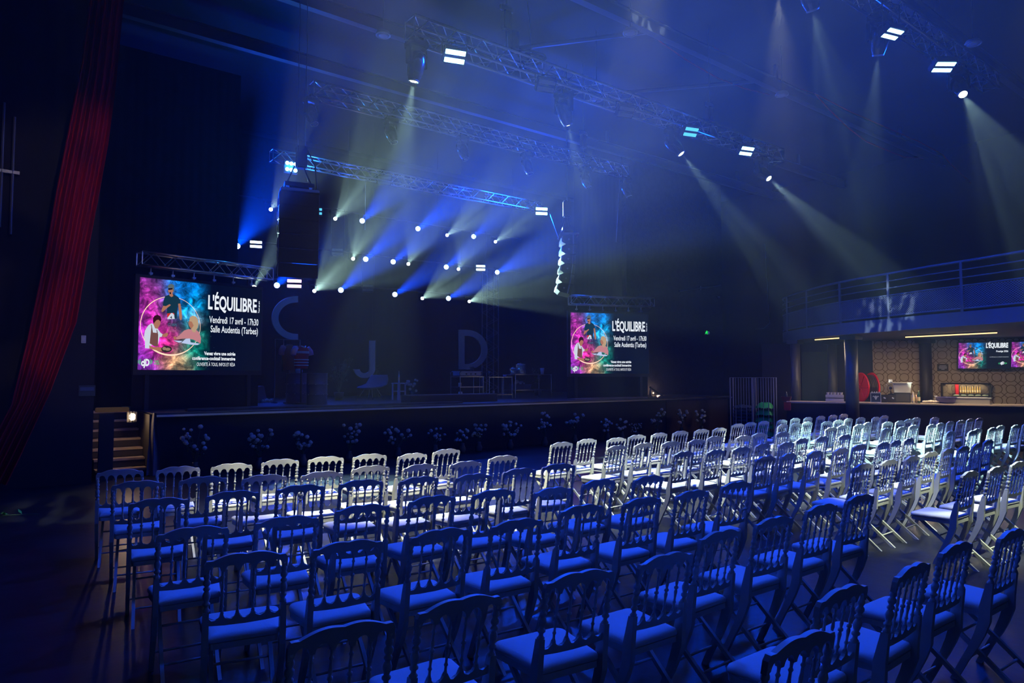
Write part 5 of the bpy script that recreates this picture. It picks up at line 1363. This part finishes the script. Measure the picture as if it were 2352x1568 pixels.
# box speaker + bits at left stage edge
p = pz(598, 925, SZ)
t = thing('floor_case', 'dark case with pale bundle at the left stage edge', 'case', (p.x, p.y + .25, SZ))
obj('body', B((0, 0, .2), (.3, .4, .4), Matrix.Rotation(-.2, 3, 'Y'), .02), mat('bluish_case', (.08, .10, .2), .5), t)
bm = bmesh.new(); random.seed(3)
for k in range(6): ball(bm, (.05 + .05 * k, -.28, .045 + .01 * (k % 3)), .045, 7, 5)
obj('cable_bundle', bm, mat('box_white'), t)
# lounge chair
def shell_chair(x, y, label):
    p = pz(x, y, SZ); t = thing('lounge_chair', label, 'chair', (p.x, p.y, SZ), -1.05)
    def f(a, b):                        # a across, b from back top to seat front
        prof = [(-.30, .70), (-.27, .52), (-.18, .34), (.0, .30), (.22, .31), (.36, .35)]
        k = b * (len(prof) - 1); i = min(int(k), len(prof) - 2); q = k - i
        y_ = prof[i][0] * (1 - q) + prof[i + 1][0] * q; z_ = prof[i][1] * (1 - q) + prof[i + 1][1] * q
        w_ = .20 + .16 * math.sin(PI * min(1, b * .8 + .15)); u = (a - .5) * 2
        return Vector((u * w_, -y_ + .12 * u * u * (1 - b), z_ + .10 * u * u * math.sin(PI * b)))
    o = obj('shell', grid(bmesh.new(), f, 12, 16), mat('grey_blue_fabric', (.10, .12, .20), .8), t, True)
    md = o.modifiers.new('thickness', 'SOLIDIFY'); md.thickness = .03
    for sx_ in (-1, 1):
        for sy in (-1, 1): obj('leg', tube(bmesh.new(), [(sx_ * .12, -.02 + sy * .12, .31), (sx_ * .26, -.02 + sy * .27, 0)], .011, 6), M_DALU, t)
    return t
shell_chair(852, 917, 'empty low shell lounge chair in front of the letter J')
# side table with candle, vase of blooms
p = pz(916, 918, SZ)
t = thing('side_table', 'small pale stool table right of the lounge chair', 'table', (p.x, p.y, SZ), .2)
M_ST = mat('pale_blue_table', (.45, .5, .62), .5)
obj('top', B((0, 0, .46), (.30, .30, .03), bevel=.006), M_ST, t)
for sx_ in (-1, 1):
    for sy in (-1, 1): obj('leg', B((sx_ * .12, sy * .12, .22), (.035, .035, .45)), M_ST, t)
bm = bmesh.new(); box(bm, (0, -.12, .24), (.24, .02, .03)); box(bm, (0, .12, .24), (.24, .02, .03)); obj('stretcher', bm, M_ST, t)
bottle('thin pale bottle standing on the small stool table', Vector((p.x, p.y, SZ + .476)), .34, .022, mat('pale_glass', (.5, .55, .65), .2))
M_LEAF = mat('dim_foliage', (.03, .06, .03), .7); M_BLOOM = mat('white_pompom_bloom', (.60, .62, .58), .8, bump=(60, .6)); M_STEM = mat('flower_stem', (.05, .07, .04), .7)
bloom_me = None
def bouquet(label, base, h, wdt, n, seed, vase=True, dens=1.0, r0=.040, name='flower_arrangement', group='white pompom arrangements along the stage front'):
    global bloom_me
    rnd = random.Random(seed); t = thing(name, label, 'flowers', base, 0, group)
    if bloom_me is None:
        bm = ball(bmesh.new(), (0, 0, 0), 1, 10, 7)
        for v in bm.verts: v.co *= 1 + .08 * math.sin(v.co.x * 13) * math.cos(v.co.z * 11)
        bloom_me = bpy.data.meshes.new('bloom'); bm.to_mesh(bloom_me); bm.free(); bloom_me.materials.append(M_BLOOM)
        for p_ in bloom_me.polygons: p_.use_smooth = True
    z0 = .22 if vase else 0
    if vase: obj('vase', lathe(bmesh.new(), [(.05, 0), (.085, .02), (.09, .12), (.05, .2), (.055, .24)], 14), M_GLASS, t, True)
    st_ = bmesh.new(); lf = bmesh.new()
    for k in range(n):
        zz = h * (.48 + .52 * rnd.random()); side = rnd.uniform(-1, 1); x_ = side * wdt / 2 * (.6 + .4 * zz / h); y_ = rnd.uniform(-.10, .10)
        r_ = r0 * rnd.uniform(.65, 1.2)
        o = bpy.data.objects.new('blossom', bloom_me); COL.objects.link(o); o.parent = t; o.location = (x_, y_, zz); o.scale = (r_, r_, r_ * .9)
        tube(st_, [(0, 0, z0), (x_ * .35, y_ * .4, z0 + (zz - z0) * .5), (x_, y_, zz - r_ * .6)], .0035, 4, False)
        for q in range(3):
            u = rnd.uniform(.5, .98); c = Vector((x_ * u + rnd.uniform(-.05, .05), y_ * u + rnd.uniform(-.04, .04), z0 + (zz - z0) * u)); d = Vector((rnd.uniform(-1, 1), rnd.uniform(-1, 1), rnd.uniform(-.3, 1))).normalized() * .05; e = d.cross(Vector((rnd.random(), rnd.random(), rnd.random()))).normalized() * .016
            lf.faces.new([lf.verts.new(c), lf.verts.new(c + d * .5 + e), lf.verts.new(c + d), lf.verts.new(c + d * .5 - e)])
    obj('stems', st_, M_STEM, t); lo = obj('leaves', lf, M_LEAF, t); lo['kind'] = 'stuff'
    return t
FL = [(450, 975, .34, 17, 'far left end'), (596, 985, .34, 19, 'second from the left'), (697, 992, .32, 19, 'third from the left'), (803, 972, .28, 18, 'fourth from left, tall and narrow'),
      (915, 978, .44, 19, 'fifth from the left, wide'), (1000, 980, .28, 11, 'sixth from left, sparse and dim'), (1062, 1002, .24, 13, 'low, left neighbour of the bright blue-lit one'), (1100, 975, .34, 17, 'bright blue-lit, before the drum-side seats'),
      (1172, 968, .38, 20, 'centre, just left of the aisle'), (1251, 945, .24, 15, 'tallest, leggy, above the aisle'), (1320, 950, .36, 16, 'just right of the aisle'), (1395, 962, .30, 14, 'loose, right of the aisle pair'),
      (1428, 982, .26, 10, 'low and loose beside the dense bush'), (1508, 940, .40, 18, 'on the brown panel, left of three'), (1565, 940, .28, 15, 'on the brown panel, middle of three'), (1611, 942, .26, 15, 'on the brown panel, right of three')]
for k, (x, y, wd_, n_f, wh) in enumerate(FL):
    V_ = 13.35; q = pv(x, y, V_)
    bouquet('white pompom flowers at stage front, %s' % wh, (q.x, V_, 0), max(.6, q.z), wd_ * (1.45 + .012 * k), n_f, 20 + k)
q = pv(1462, 972, 13.35); bouquet('dense rounded bush of tiny pale flowers at stage front', (q.x, 13.35, 0), q.z, .42, 34, 99, r0=.022, name='flowering_bush')
q = pz(948, 921, SZ); bouquet('white pompom flowers standing on stage beside stool table', (q.x, q.y, SZ), .56, .36, 14, 5, group=None)
# dark leafy plants behind
def plant(label, x, y, h, w, seed, frond=False):
    rnd = random.Random(seed); p = pz(x, y, SZ); t = thing('potted_plant', label, 'plant', (p.x, p.y, SZ))
    obj('pot', lathe(bmesh.new(), [(.10, 0), (.14, .22), (.12, .22)], 14), M_RUB, t, True)
    lf = bmesh.new(); st_ = bmesh.new()
    for k in range(26):
        a = rnd.uniform(0, 2 * PI); r_ = w * rnd.uniform(.2, 1); z_ = h * rnd.uniform(.45, 1); e = Vector((r_ * math.cos(a), r_ * math.sin(a) * .5, z_)); tube(st_, [(0, 0, .2), e * .5 + Vector((0, 0, .2)), e], .004, 4, False)
        for q in range(7):
            c = e * (.5 + .5 * q / 6) + Vector((0, 0, .2 * (1 - q / 6))); d = Vector((rnd.uniform(-1, 1), rnd.uniform(-1, 1), rnd.uniform(-.5, .8))).normalized() * .11; s_ = d.cross(Vector((0, 0, 1))).normalized() * .02
            lf.faces.new([lf.verts.new(c), lf.verts.new(c + d * .5 + s_), lf.verts.new(c + d), lf.verts.new(c + d * .5 - s_)])
    obj('stems', st_, M_STEM, t); o = obj('leaves', lf, M_LEAF, t); o['kind'] = 'stuff'; return t
plant('dark feathery plant standing between drums and lounge chair', 778, 919, 1.15, .42, 1)
plant('dark leafy plant close behind the stem of letter J', 862, 912, 1.05, .22, 2)
plant('dim plant low behind the cooking pots', 1235, 908, .9, .25, 7)
# black riser
a = pz(1015, 925, SZ); b = pz(1128, 925, SZ)
t = thing('low_riser', 'low black riser box on stage under the cooking trolley', 'riser', ((a.x + b.x) / 2, a.y + .1, SZ)); Lr = (b - a).length
obj('body', B((0, .25, .09), (2.6, .5, .18), bevel=.01), M_RUB, t); obj('top', B((0, .25, .19), (2.62, .52, .02)), M_STAGE, t)
# trolleys and tables
M_SS = mat('stainless_steel', (.55, .57, .6), .25, .9)
def trolley(name, label, x0, x1, ytop, ybot, shelves, V, dep=.5, handle=True, group=None, m=M_SS):
    a = pv(x0, ytop, V); b = pv(x1, ytop, V); W_ = b.x - a.x; h = a.z - SZ
    t = thing(name, label, 'trolley' if 'trolley' in name else 'table', (a.x, V, SZ), 0, group)
    for sx_ in (0, W_):
        for sy in (0, dep): obj('leg', tube(bmesh.new(), [(sx_, sy, .0), (sx_, sy, h)], .014, 6), m, t)
    for k, z_ in enumerate([h] + shelves): obj('shelf' if k else 'top', B((W_ / 2, dep / 2, z_ - .012), (W_ + .03, dep + .03, .025)), m, t)
    if handle:
        bm = bmesh.new(); tube(bm, [(0, 0, h), (-.02, 0, h + .1), (.03, 0, h + .14), (.03, dep, h + .14), (-.02, dep, h + .1), (0, dep, h)], .012, 6); obj('handle', bm, m, t, True)
    return t, a, W_, h
VT = 16.4
t1, a1, W1, h1 = trolley('kitchen_trolley', 'steel trolley below the letter D carrying the griddle', 1057, 1110, 864, 905, [.36, .10], VT, group='steel trolleys on stage')
t2, a2, W2_, h2_ = trolley('kitchen_trolley', 'empty steel trolley right of the griddle trolley', 1124, 1176, 865, 905, [.12], VT, group='steel trolleys on stage')
t3, a3, W3, h3 = trolley('steel_table', 'long steel work table with pots at right of stage', 1184, 1266, 859, 918, [.25], VT - .2, .6, False)
g = thing('griddle', 'pale gas griddle with knobs on the left trolley', 'griddle', (a1.x + W1 / 2, VT + .25, SZ + h1))
M_GD = mat('griddle_steel', (.42, .48, .55), .4, .3)
obj('body', B((0, 0, .075), (W1 * .92, .38, .11), bevel=.008), M_GD, g); obj('plate', B((0, 0, .14), (W1 * .98, .42, .02)), M_GD, g)
for k in (-1, 0, 1): obj('knob', lathe(bmesh.new(), [(.022, 0), (.02, .03)], 12, Matrix.Translation((k * .16, -.19, .07)) @ Matrix.Rotation(PI / 2, 4, 'X')), M_RUB, g)
for sx_ in (-1, 1): obj('foot', B((sx_ * W1 * .4, 0, .012), (.04, .3, .022)), M_RUB, g)
q = thing('herb_pot', 'small dark potted herb on the griddle corner', 'plant', (a1.x + W1 * .72, VT + .25, SZ + h1 + .15))
obj('pot', lathe(bmesh.new(), [(.045, 0), (.055, .07)], 12), M_RUB, q, True)
bm = bmesh.new(); random.seed(11)
for k in range(20): ball(bm, (random.uniform(-.07, .07), random.uniform(-.05, .05), .08 + random.uniform(0, .05)), .018, 5, 4)
o = obj('leaves', bm, M_LEAF, q); o['kind'] = 'stuff'
for (x_, z_, lab, tr, c_) in ((.12, .36, 'small white jar on middle shelf of griddle trolley', t1, .045), (.14, .10, 'white tin on bottom shelf of griddle trolley', t1, .06), (.30, .12, 'slim white candle jar on the empty trolley shelf', t2, .03)):
    q = thing('jar', lab, 'jar', tr.location + Vector((x_, .2, z_))); obj('body', lathe(bmesh.new(), [(c_, 0), (c_, .10), (c_ * .8, .11)], 12), mat('box_white'), q, True); obj('lid', lathe(bmesh.new(), [(c_ * .85, .11), (c_ * .85, .125)], 12), M_RUB, q)
q = thing('blue_tub', 'small blue tub on top of the empty trolley', 'tub', t2.location + Vector((W2_ * .85, .2, h2_))); obj('body', lathe(bmesh.new(), [(.05, 0), (.06, .06), (.055, .06)], 14), mat('blue_and_blue_lit_acrylic'), q, True); obj('rim', lathe(bmesh.new(), [(.063, .055), (.063, .065)], 14, cap=False), mat('blue_and_blue_lit_acrylic'), q)
def pot(label, x_, r_, h_, knob=True):
    q = thing('stock_pot', label, 'pot', t3.location + Vector((x_, .25, h3))); obj('body', lathe(bmesh.new(), [(r_ * .95, 0), (r_, .02), (r_, h_), (r_ * .97, h_)], 24), M_SS, q, True)
    obj('lid', lathe(bmesh.new(), [(r_ * 1.03, h_), (r_ * 1.0, h_ + .012), (r_ * .3, h_ + .03)], 24), M_SS, q, True)
    if knob: obj('knob', ball(bmesh.new(), (0, 0, h_ + .045), .018), M_RUB, q, True)
    for s in (-1, 1): obj('handle', tube(bmesh.new(), [(s * r_, -.03, h_ * .75), (s * (r_ + .04), -.03, h_ * .75), (s * (r_ + .04), .03, h_ * .75), (s * r_, .03, h_ * .75)], .008, 5), M_SS, q)
pot('tall shiny steel stock pot on the work table', .40, .15, .30)
pot('smaller steel pot left of the tall stock pot', .10, .10, .17)
q = thing('white_cup', 'pale blue-lit cup at the right end of work table', 'cup', t3.location + Vector((W3 * .86, .2, h3))); obj('cup', lathe(bmesh.new(), [(.045, 0), (.065, .19), (.06, .19), (.04, .01)], 18), mat('cup_white_lit_blue', (.55, .6, .8), .5), q, True); obj('rim', lathe(bmesh.new(), [(.065, .185), (.068, .19), (.062, .195)], 18, cap=False), mat('box_white'), q)  # blue stage light mixed into the white of the cup
q = thing('crate_of_pans', 'dark crate of pans on the lower shelf of work table', 'crate', t3.location + Vector((.42, .3, .25)))
bm = bmesh.new(); loft(bm, [[(sx_ * a_, sy * b_, z_) for sx_, sy in ((-1, -1), (1, -1), (1, 1), (-1, 1))] for a_, b_, z_ in ((.26, .18, 0), (.28, .2, .16), (.26, .18, .16), (.24, .16, .02))]); obj('crate', bm, mat('dark_blue_crate', (.04, .05, .14), .5), q)
bm = bmesh.new(); random.seed(8)
for k in range(9): ball(bm, (random.uniform(-.2, .2), random.uniform(-.1, .1), .17 + random.uniform(0, .1)), random.uniform(.03, .06), 8, 6)
obj('pans', bm, M_SS, q, True)
# truss tower on stage
a = pv(1118, 780, 20.3); tw = thing('truss_tower', 'upright truss tower at back of the stage, right of letter D', 'truss', (a.x, 20.3, SZ))
for dx in (0, .52):
    for dy in (0, .3): obj('chord', tube(bmesh.new(), [(dx, dy, 0), (dx, dy, 4.6)], .022, 6), M_DALU, tw)
bm = bmesh.new()
for k in range(9):
    for dy in (0, .3): tube(bm, [(0, dy, .5 * k), (.52, dy, .5 * k + .25)], .008, 4); tube(bm, [(.52, dy, .5 * k + .25), (0, dy, .5 * k + .5)], .008, 4)
obj('lattice', bm, M_DALU, tw)

# ================================================================ roof
def beam_(name, label, x0, y0, x1, y1, V, w_, h_, m, cat='beam', ext=0.0):
    a = pv(x0, y0, V); b = pv(x1, y1, V); z = (a.z + b.z) / 2; 
    return a, b
M_BEAM = mat('painted_roof_beam', (.14, .15, .18), .5)
RG = 'roof beams parallel to the stage'
def rbeam(V, z, label, w_=.16, h_=.26, m=M_BEAM):
    t = thing('roof_beam', label, 'beam', (8.5, V, z), 0, RG)
    bm = bmesh.new(); box(bm, (0, 0, 0), (34.5, w_, .025)); box(bm, (0, 0, h_), (34.5, w_, .025)); box(bm, (0, 0, h_ / 2), (34.5, .02, h_)); obj('girder', bm, m, t)
    bm = bmesh.new()
    for k in range(5): box(bm, (-14 + 7 * k, 0, (h_ + (9.6 - z)) / 2), (.08, .08, 9.6 - z - h_))
    obj('hangers', bm, m, t)
rbeam(9.3, 8.95, 'bright blue-lit roof beam crossing the upper right, with red cable')
rbeam(12.7, 8.95, 'blue-lit roof beam crossing the upper left of the ceiling')
rbeam(15.2, 8.95, 'dim roof beam further back toward the stage')
rbeam(5.6, 8.95, 'roof beam near the top right corner')
for k, (x0, x1) in enumerate(((3.2, 4.6), (5.4, 6.8), (9.4, 11.0), (13.4, 15.0))):
    t = thing('roof_brace', 'slanting roof brace high under the ceiling, %s' % ('leftmost', 'second from left', 'third from left', 'rightmost')[k], 'brace', (x0, 9.6, 9.1), 0, 'slanting roof braces')
    obj('bar', tube(bmesh.new(), [(0, 3.0, .35), (x1 - x0, -.2, .0)], .05, 6), M_BEAM, t); obj('gusset', B((x1 - x0, -.2, .05), (.2, .2, .02)), M_BEAM, t)
def redcable(pts, label, V, r=.016):
    bm = tube(bmesh.new(), [pv(x, y, V) for x, y in pts], r, 6); tag(obj('red_cable', bm, mat('red_cable_sheath', (.8, .03, .04), .5), None, True), label, 'cable', 'red cables sagging below the roof')
redcable([(1415, -8), (1440, 20), (1475, 55), (1520, 98), (1580, 140), (1650, 180), (1710, 203), (1766, 217)], 'red cable sagging from the roof beam, top centre', 10.0)
redcable([(1640, 110), (1700, 142), (1770, 176), (1830, 202), (1872, 215)], 'red cable running along below the roof beam', 9.4, .012)
redcable([(1872, 215), (1905, 252), (1950, 295), (1990, 325), (2030, 342), (2075, 360), (2120, 364)], 'red cable sagging steeply, upper right', 8.2)
redcable([(1872, 215), (1950, 255), (2030, 290), (2110, 325), (2165, 355)], 'thin red cable crossing the white beams, upper right', 8.4, .010)
redcable([(2165, 355), (2185, 378), (2200, 392), (2230, 420)], 'short red cable end lower at upper right', 8.4, .012)
# house lights: shallow pendant discs
DISC = mat('house_light_glass', (.65, .68, .75), .3)
for x, y, z, lab in ((880, 82, 8.6, 'pale round house lamp near the first roof beam, upper left'), (1448, 77, 8.6, 'violet-lit round house lamp under the bright roof beam'), (1796, 219, 8.4, 'round house lamp right of centre, seen nearly edge-on'), (1370, 230, 8.0, 'small round house lamp just below the front truss'), (2235, 102, 8.4, 'blue round house lamp near the top right corner')):
    p = pz(x, y, z); t = thing('house_lamp', lab, 'lamp', p, 0, 'round house lamps hanging from the roof')
    obj('disc', lathe(bmesh.new(), [(.03, .10), (.12, .08), (.155, .02), (.15, 0), (.13, -.005), (.125, .01), (.02, .012)], 24), mat('house_light_body', (.55, .58, .62), .4), t, True)
    obj('glass', lathe(bmesh.new(), [(.12, .004), (.06, -.006), (.01, -.008)], 20), DISC, t, True)
    obj('stem', tube(bmesh.new(), [(0, 0, .09), (0, 0, H - z - .005)], .008, 5), M_DALU, t)
# cable coil on the front truss
p = pv(1220, 118, 9.1); bm = bmesh.new(); random.seed(5)
for k in range(7): tube(bm, [(p.x + (.22 + .02 * k) * math.cos(q * PI / 8 + k) + .0, 9.1 + .12 * math.sin(q * PI / 8 + k), TZ + .31 + .02 * k + .03 * math.sin(q + k)) for q in range(17)], .010, 5)
tag(obj('cable_coil', bm, M_RUB, None, True), 'coil of black cable lying on the front truss', 'cable')
bm = tube(bmesh.new(), [(p.x, 9.1, TZ + .4), (p.x - .03, 9.1, TZ + 1.0), (p.x - .15, 9.1, TZ + 1.7), (p.x - .3, 9.1, H - .02)], .010, 5)
tag(obj('power_cable', bm, mat('pale_cable', (.3, .32, .4), .5), None, True), 'pale cable curving down onto the front truss coil', 'cable')
a = pv(1757, 560, 14.5); b = pv(1765, 720, 14.5); c = pv(1750, 752, 14.5)
# thin wall pipe in the dark recess
rw = lambda x, y: (lambda r: CAM + r * (25.9 / r.x))(ray(x, y))
bm = tube(bmesh.new(), [rw(1757, 560), rw(1762, 650), rw(1768, 742), rw(1755, 754), rw(1735, 756)], .018, 6)
tag(obj('wall_pipe', bm, mat('pale_pipe', (.3, .34, .42), .5)), 'thin pale pipe running down the dark wall left of balcony', 'pipe')
# leaves on the floor at far left, green light painted into their colour
p = pz(25, 1188, .0); t = thing('green_leaves', 'green-lit leafy sprig lying on the floor at left edge', 'plant', (p.x, p.y, 0), -.4)
bm = bmesh.new(); random.seed(12)
for k in range(16):
    c = Vector((random.uniform(-.22, .12), random.uniform(-.08, .08), random.uniform(.01, .07))); d = Vector((random.uniform(-1, 1), random.uniform(-.5, .5), random.uniform(0, .4))).normalized() * .10; s_ = d.cross(Vector((0, 0, 1))).normalized() * .02
    bm.faces.new([bm.verts.new(c), bm.verts.new(c + d * .5 + s_), bm.verts.new(c + d), bm.verts.new(c + d * .5 - s_)])
o = obj('leaves', bm, mat('green_lit_leaf', (.12, .55, .08), .5), t); o['kind'] = 'stuff'
obj('stem', tube(bmesh.new(), [(-.2, 0, .02), (.05, .01, .03), (.30, .03, .02)], .006, 5), mat('pale_stem', (.10, .18, .08), .5), t)

moving_head('moving head overhead aimed at the bare floor left', (.2, 4.75, 7.45), pz(215, 1160, 0), 1.0, HOT, light=(WHITE, P_TRUSS * .22, 15, (26, .0, .9, .46)))
moving_head('added unseen moving head throwing a slim beam at the balcony', (7.0, 4.75, 7.45), (16.2, 7.1, 3.35), 1.0, HOT, light=((.9, 1, .8), P_TRUSS * 2.2, 9, (70, .0, .9, .50)))  # extra unseen head, added only for the light pattern on the balcony
moving_head('moving head overhead throwing a pattern on the ceiling', (10.2, 1.2, 7.45), pz(1425, 45, 9.58), 1.0, HOT, light=((.8, 1, .95), P_TRUSS * .35, 9, (60, .0, .9, .50)))
moving_head('added unseen moving head lighting the red curtain', (1.6, 1.2, 7.45), pv(150, 560, 12.9), 1.0, HOT, light=((1, .75, .6), P_TRUSS * .07, 26, (9, .5, .9)))  # added out of view to brighten the curtain; no known fixture there
